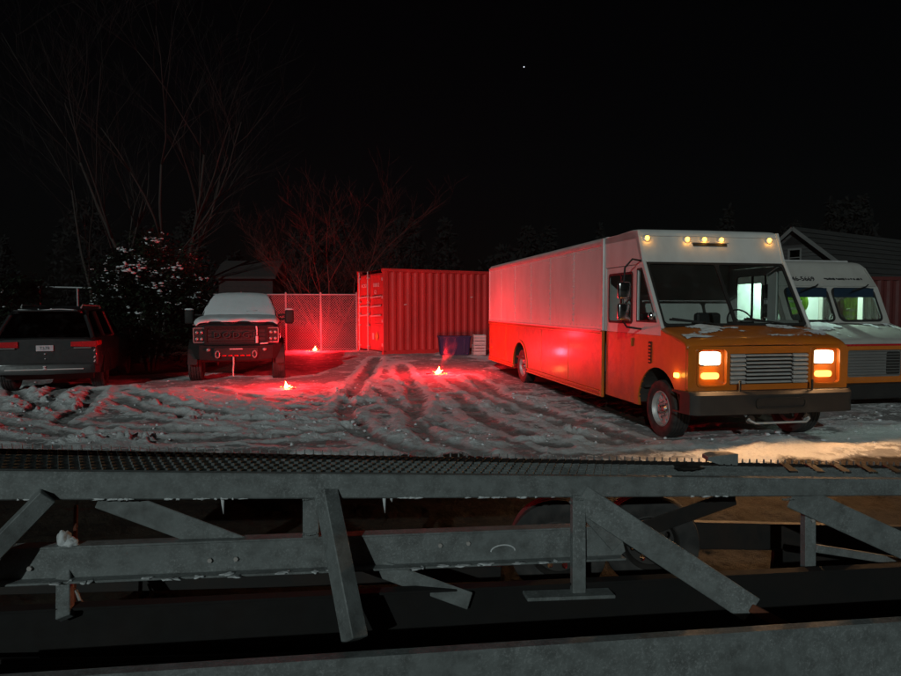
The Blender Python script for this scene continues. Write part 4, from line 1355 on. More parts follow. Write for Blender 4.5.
# ------------------------------------------------------------------ pickup truck, nose to the camera
def pickup():
    p = thing('pickup_truck', 'black pickup truck with its windshield and hood under snow', 'pickup truck', (-5.07, 15.25, .02), RAD(15))
    # local: x right in the picture, y back, z up; origin between the front tyres
    hw = .98
    def ring(y, prof):
        return [Vector((x, y, z)) for x, z in prof]
    def half(pts):
        return pts + [(-x, z) for x, z in reversed(pts)]
    # nose and hood
    def sec(zt, w, zb=.62):
        return half([(0, zt), (w * .6, zt - .005), (w * .85, zt - .03), (w * .96, zt - .09), (w, zt - .22), (w, zb + .1), (w * .97, zb)])
    g = G(); g.loft([ring(-.48, sec(1.33, .93)), ring(-.40, sec(1.40, .96)), ring(-.1, sec(1.43, .98)), ring(.5, sec(1.47, .98)), ring(.95, sec(1.49, .98))]); g.out('hood', 'truck', p, auto=35)
    # cab
    g = G(); g.loft([ring(.92, half([(0, 1.50), (.90, 1.48), (.98, 1.38), (.99, .6)])), ring(1.0, half([(0, 1.52), (.88, 1.51), (.98, 1.42), (.99, .6)])), ring(3.2, half([(0, 1.52), (.88, 1.51), (.98, 1.42), (.99, .6)]))]); g.out('cab_body', 'truck', p, auto=35)
    g = G(); g.loft([ring(.98, half([(0, 1.50), (.60, 1.50), (.86, 1.49)])), ring(1.35, half([(0, 1.82), (.55, 1.81), (.76, 1.78)])), ring(1.62, half([(0, 2.0), (.5, 1.985), (.69, 1.94)])), ring(2.0, half([(0, 2.03), (.5, 2.02), (.70, 1.96)])), ring(2.9, half([(0, 2.02), (.5, 2.01), (.70, 1.95)])), ring(3.15, half([(0, 1.55), (.5, 1.54), (.86, 1.50)]))], cap=False)
    gh = g.out('greenhouse', 'tint', p, auto=50)
    for s in (-1, 1):
        g = G()
        g.tube([(s * .87, .98, 1.49), (s * .775, 1.35, 1.79), (s * .70, 1.62, 1.96), (s * .71, 2.0, 1.99), (s * .71, 2.9, 1.98), (s * .87, 3.15, 1.5)], .035, 8)
        g.out('cab_pillar', 'truck', p)
        G().bar((s * .80, 2.2, 1.5), (s * .715, 2.2, 1.97), .06, .05, (0, 1, 0)).out('cab_pillar', 'truck', p)
    g = G(); g.loft([ring(1.6, half([(0, 2.02), (.5, 2.005), (.70, 1.965)])), ring(2.0, half([(0, 2.05), (.5, 2.04), (.715, 1.985)])), ring(2.95, half([(0, 2.04), (.5, 2.03), (.715, 1.98)]))], closed=False); o = g.out('roof', 'truck', p); o.modifiers.new('t', 'SOLIDIFY').thickness = .02
    G().box(-.95, .95, 3.25, 5.0, .7, 1.35, .05).out('cargo_bed', 'truck', p)
    # snow on roof and windshield, and on the hood
    g = G(); rings = []
    rs = np.random.RandomState(5)
    for y, z, w in ((.93, 1.545, .92), (1.0, 1.60, .93), (1.15, 1.73, .90), (1.35, 1.89, .84), (1.55, 2.02, .78), (1.75, 2.10, .74), (2.3, 2.13, .73), (2.9, 2.10, .72)):
        rings.append([Vector((w * u + rs.uniform(-.012, .012), y + .05 * (1 - u * u) * (-1 if y < 1.3 else 0), z - .05 * abs(u) ** 3 - (.07 if abs(u) > .95 else 0) + rs.uniform(-.006, .006))) for u in np.linspace(-1, 1, 21)])
    g.loft(rings, closed=False); o = g.out('windshield_snow', 'snow', p, smooth=True); m = o.modifiers.new('t', 'SOLIDIFY'); m.thickness = .05; m.offset = -1
    s_ = o.modifiers.new('s', 'SUBSURF'); s_.levels = 1; s_.render_levels = 2
    g = G(); rings = []
    for y, z, w in ((-.44, 1.40, .90), (-.36, 1.475, .95), (-.2, 1.50, .97), (.1, 1.52, .98), (.5, 1.535, .97), (.80, 1.545, .95), (.98, 1.56, .92)):
        rings.append([Vector((w * u, y + (.06 * math.sin(u * 9) * (1 if y < -.3 else 0)), z - .03 * abs(u) ** 3 - (.09 if abs(u) > .95 else 0) + rs.uniform(-.008, .008))) for u in np.linspace(-1, 1, 25)])
    g.loft(rings, closed=False); o = g.out('hood_snow', 'snow', p, smooth=True); m = o.modifiers.new('t', 'SOLIDIFY'); m.thickness = .045; m.offset = -1
    s_ = o.modifiers.new('s', 'SUBSURF'); s_.levels = 1; s_.render_levels = 2
    G().bar((.16, .99, 1.62), (.42, 1.02, 1.635), .02, .02).out('wiper', 'black', p)
    # grille with lettering
    G().plate(rrect(-.66, .66, .88, 1.27, .05), [], -.52, -.44, 'y').out('grille', 'black', p)
    G().plate(rrect(-.70, .70, .85, 1.30, .06), [rrect(-.64, .64, .90, 1.25, .05)], -.55, -.50, 'y').out('grille_frame', 'truck_trim', p)
    for k in range(4):
        z = .94 + k * .09
        G().box(-.64, .64, -.535, -.522, z, z + .018).out('grille_bar', 'truck_trim', p)
    for i, ch in enumerate('DODGE'):
        o = link('grille_letter', text_mesh(ch, .20, .012), 'truck_letter', p)
        o.matrix_local = Matrix(((1.25, 0, 0, -.42 + i * .21), (0, 0, -1, -.555), (0, 1, 0, 1.08), (0, 0, 0, 1)))
    for s in (-1, 1):
        a, b = sorted((s * .67, s * .95))
        G().box(a, b, -.50, -.42, .90, 1.27, .03).out('headlight_housing', 'black', p)
        G().plate(rrect(a + .01, b - .01, .91, 1.26, .03), [rrect(a + .03, b - .03, .93, 1.24, .02)], -.52, -.50, 'y').out('headlight_rim', 'lens_clear', p)
        for z in (1.0, 1.15):
            for x in (a + .09, b - .09):
                g = G(); g.lathe([(-.535, .01), (-.525, .035), (-.50, .042)], 'y', (x, 0, z), 16); g.out('headlight_lens', 'lens_clear', p, smooth=True)
    # steel bumper with lamps, hooks and light strip
    bp = [(-.72, .52), (-.74, .62), (-.70, .84), (-.55, .86), (-.50, .80), (-.52, .52)]
    g = G(); g.loft([[Vector((x, y + dy, z + dz)) for y, z in bp] for x, dy, dz in ((-1.0, .30, .06), (-.80, .08, .02), (-.5, 0, 0), (.5, 0, 0), (.80, .08, .02), (1.0, .30, .06))]); g.out('front_bumper', 'truck_trim', p, auto=30)
    G().plate(rrect(-.48, .48, .60, .80, .03), [], -.76, -.735, 'y').out('winch_plate', 'black', p)
    for x in (-.40, .40):
        g = G(); ang = np.linspace(0, 2 * math.pi, 18)
        g.tube([(x + .045 * math.cos(a), -.79, .66 + .075 * math.sin(a)) for a in ang], .016, 6); g.out('tow_shackle', 'lens_clear', p)
    for k in range(5):
        G().box(-.30 + k * .13, -.21 + k * .13, -.775, -.755, .615, .645, .006).out('marker_reflector', 'lens_red', p)
    for x in (-.60, .62):
        g = G(); g.blob((x, -.70, .76), .05, .04, .04, 2, .05, 2); g.out('fog_lamp', 'lens_clear', p, smooth=True)
    G().box(-.14, .14, -.772, -.752, .765, .79, .004).out('plate_top', 'plate', p)
    g = G(); g.tube([(-.06, -.77, .60), (-.055, -.79, .45), (-.07, -.79, .30), (-.065, -.78, .16)], .018, 8); g.out('tow_strap', 'crate', p)
    # fluted ornament at the grille's right, a snow streak
    g = G(); g.tube([(.44, -.56, 1.29), (.455, -.57, 1.18), (.45, -.575, 1.08)], .018, 6).tube([(.45, -.57, 1.06), (.45, -.575, .90)], .03, 6); g.out('grille_ice', 'frost_snow', p)
    g = G().bar((.52, -.58, .885), (.70, -.56, .895), .05, .03, bev=.008); g.out('bumper_snow', 'frost_snow', p)
    # fenders, wheels, mirrors
    for s in (-1, 1):
        g = G(); g.plate(arc(0, .42, .56, 0, 180, 14) + arc(0, .42, .48, 0, 180, 14)[::-1], [], s * .86, s * 1.06, 'x'); g.out('fender_flare', 'black', p)
        add_wheel(p, (s * .93, 0, .41), .42, .30, s, .23, 'truck_trim', name='wheel')
        add_wheel(p, (s * .93, 3.9, .41), .42, .30, s, .23, 'truck_trim', name='wheel')
        g = G(); g.tube([(s * .92, 1.10, 1.40), (s * 1.20, 1.08, 1.44)], .03, 8).tube([(s * .92, 1.10, 1.52), (s * 1.20, 1.08, 1.54)], .03, 8)
        mo = g.out('mirror_arm', 'black', p)
        a, b = sorted((s * 1.10, s * 1.32)); G().box(a, b, 1.0, 1.12, 1.30, 1.66, .05, 3).out('mirror_head', 'black', mo, auto=40)
        g = G(); g.blob((s * 1.21, 1.06, 1.66), .11, .06, .04, 2, .1, 3, True); g.out('mirror_snow', 'snow', mo, smooth=True)
    G().box(-.85, .85, -.3, 5, .45, .62).out('chassis', 'under', p)
    return p


pickup()


# ------------------------------------------------------------------ SUV, tail to the camera
def suv():
    p = thing('parked_suv', 'dark grey SUV parked tail first beside the snowy bush', 'SUV', (-8.22, 12.95, .0), RAD(18))
    # origin on the ground under the middle of the rear bumper, y forward along the car (away from the camera)
    def half(pts):
        return pts + [(-x, z) for x, z in reversed(pts)]
    def ring(y, pts):
        return [Vector((x, y, z)) for x, z in half(pts)]
    body = [(.0, [(0, 1.10), (.70, 1.09), (.84, 1.06), (.90, .98), (.92, .80), (.92, .62), (.88, .45), (0, .42)]),
            (.06, [(0, 1.16), (.74, 1.15), (.88, 1.11), (.95, 1.0), (.965, .80), (.965, .60), (.93, .40), (0, .38)]),
            (.5, [(0, 1.16), (.80, 1.15), (.92, 1.11), (.98, 1.0), (.99, .80), (.98, .55), (.94, .34), (0, .32)]),
            (3.2, [(0, 1.10), (.80, 1.10), (.91, 1.07), (.97, .98), (.98, .78), (.97, .5), (.94, .32), (0, .3)]),
            (4.3, [(0, 1.04), (.75, 1.03), (.86, .99), (.92, .9), (.94, .7), (.93, .5), (.9, .34), (0, .32)]),
            (4.75, [(0, .9), (.6, .88), (.74, .84), (.8, .78), (.82, .66), (.8, .5), (.78, .4), (0, .38)])]
    g = G(); g.loft([ring(y, q) for y, q in body]); g.out('body', 'suv', p, auto=40)
    top = [(.03, [(0, 1.13), (.70, 1.12), (.84, 1.08)]), (.14, [(0, 1.34), (.66, 1.33), (.78, 1.27)]), (.30, [(0, 1.62), (.58, 1.60), (.68, 1.53)]), (.45, [(0, 1.71), (.52, 1.69), (.64, 1.62)]), (1.5, [(0, 1.75), (.55, 1.73), (.66, 1.65)]), (2.6, [(0, 1.70), (.54, 1.68), (.65, 1.60)]), (3.4, [(0, 1.12), (.66, 1.11), (.82, 1.07)])]
    g = G(); g.loft([ring(y, q) for y, q in top], cap=False); g.out('greenhouse', 'tint', p, auto=50)
    g = G(); g.loft([ring(y, [(0, z + .012), (w * .8, z), (w, z - .06)]) for y, z, w in ((.33, 1.67, .64), (.5, 1.73, .655), (1.5, 1.765, .675), (2.55, 1.715, .665))], closed=False); o = g.out('roof', 'suv', p, smooth=True); o.modifiers.new('t', 'SOLIDIFY').thickness = .03
    G().box(-.58, .58, .14, .40, 1.655, 1.69, .015).out('roof_spoiler', 'suv', p)
    for s in (-1, 1):
        G().tube([(s * .55, .55, 1.735), (s * .56, .65, 1.79), (s * .57, 2.3, 1.77), (s * .56, 2.4, 1.72)], .016, 6).out('roof_rail', 'trim_alu', p)
        g = G(); g.tube([(s * .86, .05, 1.10), (s * .79, .17, 1.30), (s * .685, .32, 1.56), (s * .66, .5, 1.65)], .045, 8); g.out('roof_pillar', 'suv', p)
        G().tube([(s * .85, 1.1, 1.1), (s * .69, 1.0, 1.65)], .05, 8).out('roof_pillar', 'suv', p)
        G().tube([(s * .86, 2.2, 1.1), (s * .68, 2.0, 1.66)], .04, 8).out('roof_pillar', 'suv', p)
        a, b = sorted((s * .47, s * .93))
        t = G(); t.plate([(a, .945), (b, .93), (b, 1.05), (a, 1.04)], [], -.035, .05, 'y'); t.out('tail_lamp', 'lens_red', p)
        a, b = sorted((s * .52, s * .84)); G().box(a, b, -.042, -.02, .905, .925, .004).out('reverse_lamp', 'lens_clear', p)
        x0, x1 = sorted((s * .90, s * .972)); G().box(x0, x1, -.01, .34, .95, 1.06, .02).out('tail_lamp_side', 'lens_red', p)
        for z in (.86, .72, .64):
            G().bar((s * .88, -.018, z - .02), (s * .905, -.012, z + .02), .012, .02).out('frost_fleck', 'frost_snow', p)
        add_wheel(p, (s * .83, .78, .37), .37, .25, s, .24, 'bumper')
        add_wheel(p, (s * .83, 3.7, .37), .37, .25, s, .24, 'bumper')
        g = G(); g.plate(arc(.78, .37, .47, 0, 180, 14) + arc(.78, .37, .40, 0, 180, 14)[::-1], [], s * .93, s * .995, 'x'); g.out('wheel_arch', 'black', p)
        G().box(*sorted((s * 1.0, s * 1.16)), 2.75, 2.9, 1.08, 1.24, .03).out('door_mirror', 'suv', p)
    # tailgate details
    G().box(-.50, .50, -.022, .0, .60, .612).out('tailgate_gap', 'black', p)
    G().plate([(-.62, .99), (-.35, .86), (.35, .86), (.62, .99), (.30, 1.03), (-.30, 1.03)], [], -.006, .01, 'y').out('tailgate_recess', 'suv', p)
    pl = G().box(-.155, .155, -.032, -.008, .855, .975, .006).out('number_plate', 'plate', p)
    o = link('plate_number', text_mesh('T578', .085, .001), 'ink', pl); o.matrix_local = Matrix(((1, 0, 0, 0), (0, 0, -1, -.0335), (0, 1, 0, .915), (0, 0, 0, 1)))
    g = G(); g.loft([ring(y, [(0, z0), (w, z0 - .01), (w + .03, z0 - .08), (w + .02, .40), (0, .38)]) for y, z0, w in ((-.07, .57, .80), (-.05, .60, .88), (.08, .62, .94))]); g.out('rear_bumper', 'suv', p, auto=35)
    G().box(-.70, .70, -.085, -.066, .475, .50, .006).out('bumper_strip', 'trim_alu', p)
    for z, s in ((.80, .014), (.70, .010), (.545, .022), (.50, .026)):
        g = G(); g.blob((.0, -.09 if z < .6 else -.02, z), s * 1.4, .012, s, 1, .3, int(z * 100)); g.out('snow_fleck', 'frost_snow', p)
    G().bar((-.05, .10, 1.215), (.40, .095, 1.22), .012, .02).out('rear_wiper', 'black', p)
    for x, s in ((-.02, .025), (-.25, .018)):
        g = G(); g.blob((x + .1, .22, 1.70), s, .02, s * .8, 1, .3, 5); g.out('snow_fleck', 'frost_snow', p)
    g = G(); g.loft([[Vector((x, y, 1.70 + .012 * math.sin(x * 7))) for x in np.linspace(-.5, .5, 12)] for y in (.16, .38)], closed=False); o = g.out('spoiler_snow', 'frost_snow', p); o.modifiers.new('t', 'SOLIDIFY').thickness = .012
    G().box(-.8, .8, .3, 4.3, .25, .4).out('chassis', 'under', p)


suv()


# ------------------------------------------------------------------ chain-link fence
def fence():
    A, B_ = Vector((-9.4, 23.3, 0)), Vector((-3.45, 23.75, 0))
    L = (B_ - A).length
    f = thing('chain_link_fence', 'galvanised chain link fence running up to the red container', 'fence', A, math.atan2(B_.y - A.y, B_.x - A.x))
    z0, H = .14, 2.10
    posts = [.02, 1.75, 3.35, 4.62, L - .03]
    for x in posts:
        po = G().cyl((x, .03, -.2), (x, .03, z0 + H + .02), .032, seg=12).out('post', 'wire', f)
        G().blob((x, .03, z0 + H + .03), .036, .036, .03, 2, 0).out('post_cap', 'wire', po, smooth=True)
    G().cyl((0, .03, z0 + H - .03), (L, .03, z0 + H - .03), .023, seg=10).out('top_rail', 'wire', f)
    G().cyl((0, .0, z0 + .05), (L, .0, z0 + .05), .006, seg=6).out('tension_wire', 'wire', f)
    V, Fc = [], []
    rw = .0055
    def strip(p, q, dy):
        d = Vector((q[0] - p[0], 0, q[1] - p[1])).normalized(); n = Vector((-d.z, 0, d.x)) * rw
        b = len(V)
        for (x, z) in (p, q):
            c = Vector((x, dy, z))
            V.extend([c + n, c + Vector((0, rw, 0)), c - n, c - Vector((0, rw, 0))])
        for k in range(4):
            Fc.append((b + k, b + (k + 1) % 4, b + 4 + (k + 1) % 4, b + 4 + k))
    pitch = .088
    hh = H - .06
    x = -hh
    while x < L:
        for s in (1, -1):
            xa, xb = (x, x + hh) if s > 0 else (x + hh, x)
            za, zb = z0 + .02, z0 + .02 + hh
            # clip to the panel
            t0 = max(0, (0 - min(xa, xb)) / hh if min(xa, xb) < 0 else 0); t1 = min(1, (L - min(xa, xb)) / hh)
            if t1 <= t0:
                continue
            if s > 0:
                strip((xa + t0 * hh, za + t0 * hh), (xa + t1 * hh, za + t1 * hh), -.004)
            else:
                strip((xa - (1 - t1) * hh, za + (1 - t1) * hh), (xa - (1 - t0) * hh, za + (1 - t0) * hh), .004)
        x += pitch
    me = bpy.data.meshes.new('wire_mesh'); me.from_pydata([v[:] for v in V], [], Fc)
    link('wire_mesh', me, 'wire', f)


fence()


def pipe_frame():
    f = thing('pipe_rack', 'thin metal pipe rack standing behind the dark SUV', 'rack', (-11.9, 18.5, 0), RAD(2))
    G().cyl((0, 0, 2.33), (1.55, 0, 2.30), .022, seg=10).out('top_pipe', 'wire', f)
    for x in (.05, 1.12):
        G().cyl((x, 0, 0), (x, 0, 2.31), .022, seg=10).out('upright', 'wire', f)
    G().cyl((0.05, 0, 1.1), (1.12, 0, 1.1), .018, seg=10).out('cross_pipe', 'wire', f)


pipe_frame()


# ------------------------------------------------------------------ buildings behind
def house():
    h = thing('house', 'grey gabled house with small window and long dark roof behind the vans', 'house', (18.2, 34.0, 0), RAD(33))
    # local x along the ridge, gable end at x = 0
    hw, ez, rz_, L = 3.1, 3.3, 5.85, 14.0
    win = [(-.42, 4.02), (.05, 4.02), (.05, 4.62), (-.42, 4.62)]
    win = [(-.28, 3.95), (.28, 3.95), (.28, 4.75), (-.28, 4.75)]
    g = G(); g.plate([(-hw, 0), (hw, 0), (hw, ez), (0, rz_), (-hw, ez)], [win], 0, .15, 'x'); g.out('gable_wall', 'siding', h)
    for y in (-hw, hw - .15):
        G().box(.15, L, y, y + .15, 0, ez - .02).out('side_wall', 'siding', h)
    G().box(L - .15, L, -hw + .15, hw - .15, 0, ez).out('back_wall', 'siding', h)
    # lap boards on the gable
    for k in range(30):
        z = .1 + k * .19
        w = hw if z < ez else hw * (rz_ - z) / (rz_ - ez)
        if w < .15:
            continue
        for a, b in (((-w, -.30), (.30, w)) if 3.85 < z < 4.8 else ((-w, w),)):
            if b - a > .1:
                G().bar((-.012, a, z), (-.012, b, z), .16, .02, (-1, 0, .12)).out('lap_board', 'siding', h)
    wf = G(); wf.plate([(-.36, 3.86), (.36, 3.86), (.36, 4.84), (-.36, 4.84)], [win], -.05, .02, 'x'); wo = wf.out('window', 'trim_white', h)
    G().plate(win, [], .04, .05, 'x').out('pane', 'tint', wo)
    G().box(-.03, .0, -.28, .28, 4.33, 4.38).out('sash_bar', 'trim_white', wo)
    G().plate([(-.75, 5.02), (.75, 5.02), (0, 5.62)], [], -.04, -.025, 'x').out('gable_vent', 'black', h)
    s = math.atan2(rz_ - ez, hw)
    for sg in (-1, 1):
        e = Vector((0, sg * (hw + .35), ez - .35 * math.tan(s))); t = Vector((0, 0, rz_))
        g = G(); g.loft([[Vector((x, e.y, e.z)), Vector((x, 0, rz_)), Vector((x, 0, rz_ + .12)), Vector((x, e.y, e.z + .12))] for x in (-.3, L + .3)]); g.out('roof_slope', 'shingle', h)
        g = G(); g.bar((-.32, e.y, e.z + .02), (-.32, 0, rz_ + .02), .04, .18); g.out('barge_board', 'trim_white', h)
        n_rows = 9
        for k in range(n_rows):
            q = e.lerp(t, (k + .02) / n_rows) + Vector((0, sg * .05, .125))
            G().bar((-.3, q.y, q.z), (L + .3, q.y, q.z), .05, .02).out('shingle_course', 'shingle', h)


house()


def shed():
    s = thing('shed', 'dim grey sided shed beyond the black pickup', 'shed', (-11.0, 30.5, 0.1), RAD(4))
    W_, H_ = 2.5, 3.0
    G().box(0, W_, 0, 3, 0, H_).out('wall', 'shed', s)
    for k in range(15):
        G().bar((-.01, -.012, .1 + k * .2), (W_ + .01, -.012, .1 + k * .2), .02, .17, (0, -.12, 1)).out('lap_board', 'shed', s)
    g = G(); g.loft([[Vector((x, -.25, H_ - .02)), Vector((x, 1.5, H_ + .85)), Vector((x, 3.25, H_ - .02)), Vector((x, 3.25, H_ + .08)), Vector((x, 1.5, H_ + .95)), Vector((x, -.25, H_ + .08))] for x in (-.2, W_ + .2)]); g.out('roof', 'shed', s)


shed()


# ------------------------------------------------------------------ bare trees
def bare_tree(name, label, loc, height, spread, stems, seed, r0=.16, twig=3, lean=.25, split_h=.18, mat='bark', group='bare trees'):
    rnd = random.Random(seed)
    t = thing(name, label, 'tree', loc, 0, group)
    gt, gc = G(), G()
    def grow(g, p, d, length, r, lvl):
        n = 5 if lvl < 2 else 4
        pts, rr = [p.copy()], [r]
        q = p.copy(); dd = d.copy()
        for k in range(n):
            dd = (dd + Vector((rnd.uniform(-1, 1), rnd.uniform(-1, 1), rnd.uniform(-.5, .8))) * (.10 if lvl == 0 else .17)).normalized()
            q = q + dd * (length / n)
            pts.append(q.copy()); rr.append(max(.0028, r * (1 - .66 * (k + 1) / n)))
        g.tube(pts, rr, 7 if lvl == 0 else (5 if lvl == 1 else 3))
        if lvl >= twig:
            return
        kids = (4, 4, 4, 3, 3)[min(lvl, 4)]
        for k in range(kids):
            i = rnd.randint(1 if lvl else 2, n)
            a = rnd.uniform(0, 6.283)
            side = Vector((math.cos(a), math.sin(a), rnd.uniform(-.1, .5)))
            nd = (dd * rnd.uniform(.7, 1.1) + side * rnd.uniform(.45, .85) * spread).normalized()
            nd.z = max(nd.z, -.05 if lvl > 1 else .2)
            grow(gc, pts[i], nd, length * rnd.uniform(.48, .72), rr[i] * rnd.uniform(.5, .7), lvl + 1)
    for s in range(stems):
        a = 6.283 * s / stems + rnd.uniform(-.4, .4)
        d = Vector((math.cos(a) * lean, math.sin(a) * lean * .6, 1)).normalized()
        b = Vector((math.cos(a) * .12, math.sin(a) * .12, 0)) if stems > 1 else Vector()
        grow(gt, b, d, height * rnd.uniform(.50, .62), r0 * rnd.uniform(.7, 1), 0)
    gt.out('trunk', mat, t, smooth=True)
    gc.out('crown', mat, t, smooth=True)
    return t


bare_tree('bare_tree', 'tall bare tree with forked upright limbs behind the snowy bush', (-13.0, 29, 0), 15, .8, 4, 21, .14, 4, .34)
bare_tree('bare_tree', 'thin bare tree standing left of the tall forked tree', (-16.3, 30, 0), 12, .75, 2, 5, .13, 4, .25)
bare_tree('bare_tree', 'wide bushy bare tree glowing red behind the wire fence', (-5.1, 26.4, 0), 6.6, 1.0, 6, 33, .07, 4, .55, mat='red_lit_twig')
bare_tree('bare_tree', 'low arching bare tree behind the red container doors', (-3.9, 28.4, 0), 4.4, 1.2, 4, 8, .06, 4, .6, mat='red_lit_twig')


# ------------------------------------------------------------------ bushes with snow on their leaves
def bush(name, label, loc, rx, ry, h, n_leaf, n_snow, seed):
    rnd = np.random.RandomState(seed)
    b = thing(name, label, 'bush', loc, 0, 'snowy evergreen bushes')
    g = G()
    for k in range(7):
        a = 6.283 * k / 7
        g.tube([(0.1 * math.cos(a), .1 * math.sin(a), 0), (rx * .25 * math.cos(a), ry * .25 * math.sin(a), h * .35), (rx * .55 * math.cos(a + .3), ry * .5 * math.sin(a + .3), h * .75)], [.05, .035, .012], 6)
    g.out('stem', 'bark', b, smooth=True)
    # clumps over a lumpy dome
    cl = []
    for k in range(90):
        u, v = rnd.uniform(0, 6.283), rnd.uniform(-1, 1)
        rr = rnd.uniform(.55, 1.0)
        w = math.sqrt(max(0, 1 - max(v, 0) ** 3.5)) * (1 if v > 0 else 1 + .25 * v)
        cl.append((rx * rr * w * math.cos(u), ry * rr * w * math.sin(u), h * (.50 + .46 * v * rr), rnd.uniform(.25, .5)))
    V, Fc = [], []
    for k in range(n_leaf):
        c = cl[rnd.randint(len(cl))]
        p = np.array(c[:3]) + rnd.normal(0, c[3] * .5, 3) * [1, 1, .8]
        if p[2] < .1:
            continue
        a, tilt, L, wd = rnd.uniform(0, 6.283), rnd.uniform(-.9, .5), rnd.uniform(.09, .17), rnd.uniform(.03, .05)
        d = np.array([math.cos(a) * math.cos(tilt), math.sin(a) * math.cos(tilt), math.sin(tilt)])
        s = np.array([-math.sin(a), math.cos(a), 0]) * wd
        i = len(V)
        V += [p, p + d * L * .5 + s + [0, 0, .012], p + d * L, p + d * L * .5 - s + [0, 0, .012]]
        Fc += [(i, i + 1, i + 2), (i, i + 2, i + 3)]
    me = bpy.data.meshes.new('crown'); me.from_pydata([tuple(v) for v in V], [], Fc)
    link('crown', me, 'leaf', b)
    g = G()
    for k in range(n_snow):
        c = cl[rnd.randint(len(cl))]
        if c[1] > ry * .35 or c[2] < h * .38:
            continue
        p = np.array(c[:3]) + rnd.normal(0, .16, 3) + [0, -.1, c[3] * .28]
        s = .014 + .045 * rnd.rand() ** 2.0
        for q in range(rnd.randint(2, 7)):
            d = rnd.normal(0, s * 1.7, 3) * [1.3, 1, .55]
            g.blob(tuple(p + d), s * rnd.uniform(.7, 1.6), s * rnd.uniform(.7, 1.3), s * rnd.uniform(.35, .7), 1, .5, k * 9 + q)
    o = g.out('snow_cover', 'frost_snow', b, smooth=True)
    o['kind'] = 'stuff'
    return b


bush('evergreen_bush', 'broad dark evergreen bush dotted with snow beside the SUV', (-8.25, 17.6, 0), 1.75, 1.3, 3.75, 26000, 640, 2)
bush('evergreen_bush', 'dark evergreen bush with a few snow patches behind the SUV roof', (-12.6, 17.6, 0), 1.1, 1.0, 3.0, 12000, 14, 9)


# ------------------------------------------------------------------ dark woods far behind
def woods():
    rnd = np.random.RandomState(17)
    V, Fc = [], []
    for k in range(70):
        x = rnd.uniform(-52, 60); y = rnd.uniform(44, 64) + abs(x) * .1; h = rnd.uniform(5, 9.5); r = rnd.uniform(1.6, 3.0)
        con = rnd.rand() < .55
        for j in range(900):
            t = rnd.rand() ** .8
            rad = r * ((1 - t) if con else math.sin(math.pi * min(1, .15 + .85 * t)) ** .7) * math.sqrt(rnd.uniform(.2, 1))
            a = rnd.uniform(0, 6.283); p = np.array([x + rad * math.cos(a), y + rad * math.sin(a), .6 + h * t])
            d = rnd.normal(0, 1, 3); d[2] -= .6; d *= rnd.uniform(.22, .5) / np.linalg.norm(d)
            e = rnd.normal(0, 1, 3); e *= .13 / np.linalg.norm(e)
            i = len(V); V += [p, p + d + e, p + d * 1.4, p + d * .6 - e]; Fc.append((i, i + 1, i + 2, i + 3))
    me = bpy.data.meshes.new('far_woods'); me.from_pydata([tuple(v) for v in V], [], Fc)
    tag(link('far_woods', me, 'needle'), 'dark mass of woods far behind the yard', 'woods', kind='stuff')


woods()


def star():
    o = on_plane(524, 67, (0, 900, 0), Vector((0, 1, 0)))
    g = G(); g.blob((0, 0, 0), .8, .8, .8, 2, 0)
    s = g.out('star', 'star', None, smooth=True); s.location = o
    tag(s, 'single faint star in the black sky above the step van', 'star')


star()


# ------------------------------------------------------------------ trailer across the foreground
TR_TH = RAD(10)
T_AX = Vector((math.cos(TR_TH), math.sin(TR_TH), 0)); N_AX = Vector((-math.sin(TR_TH), math.cos(TR_TH), 0))
TR_P0 = Vector((-2.18, 3.10, 0))


def tp(px, py, t=0.0):
    """point of the trailer seen at a photo pixel, t metres behind the rail's front face; in trailer coordinates"""
    p = on_plane(px, py, TR_P0 + N_AX * t, N_AX)
    d = p - TR_P0
    return Vector((d.dot(T_AX), d.dot(N_AX), p.z))


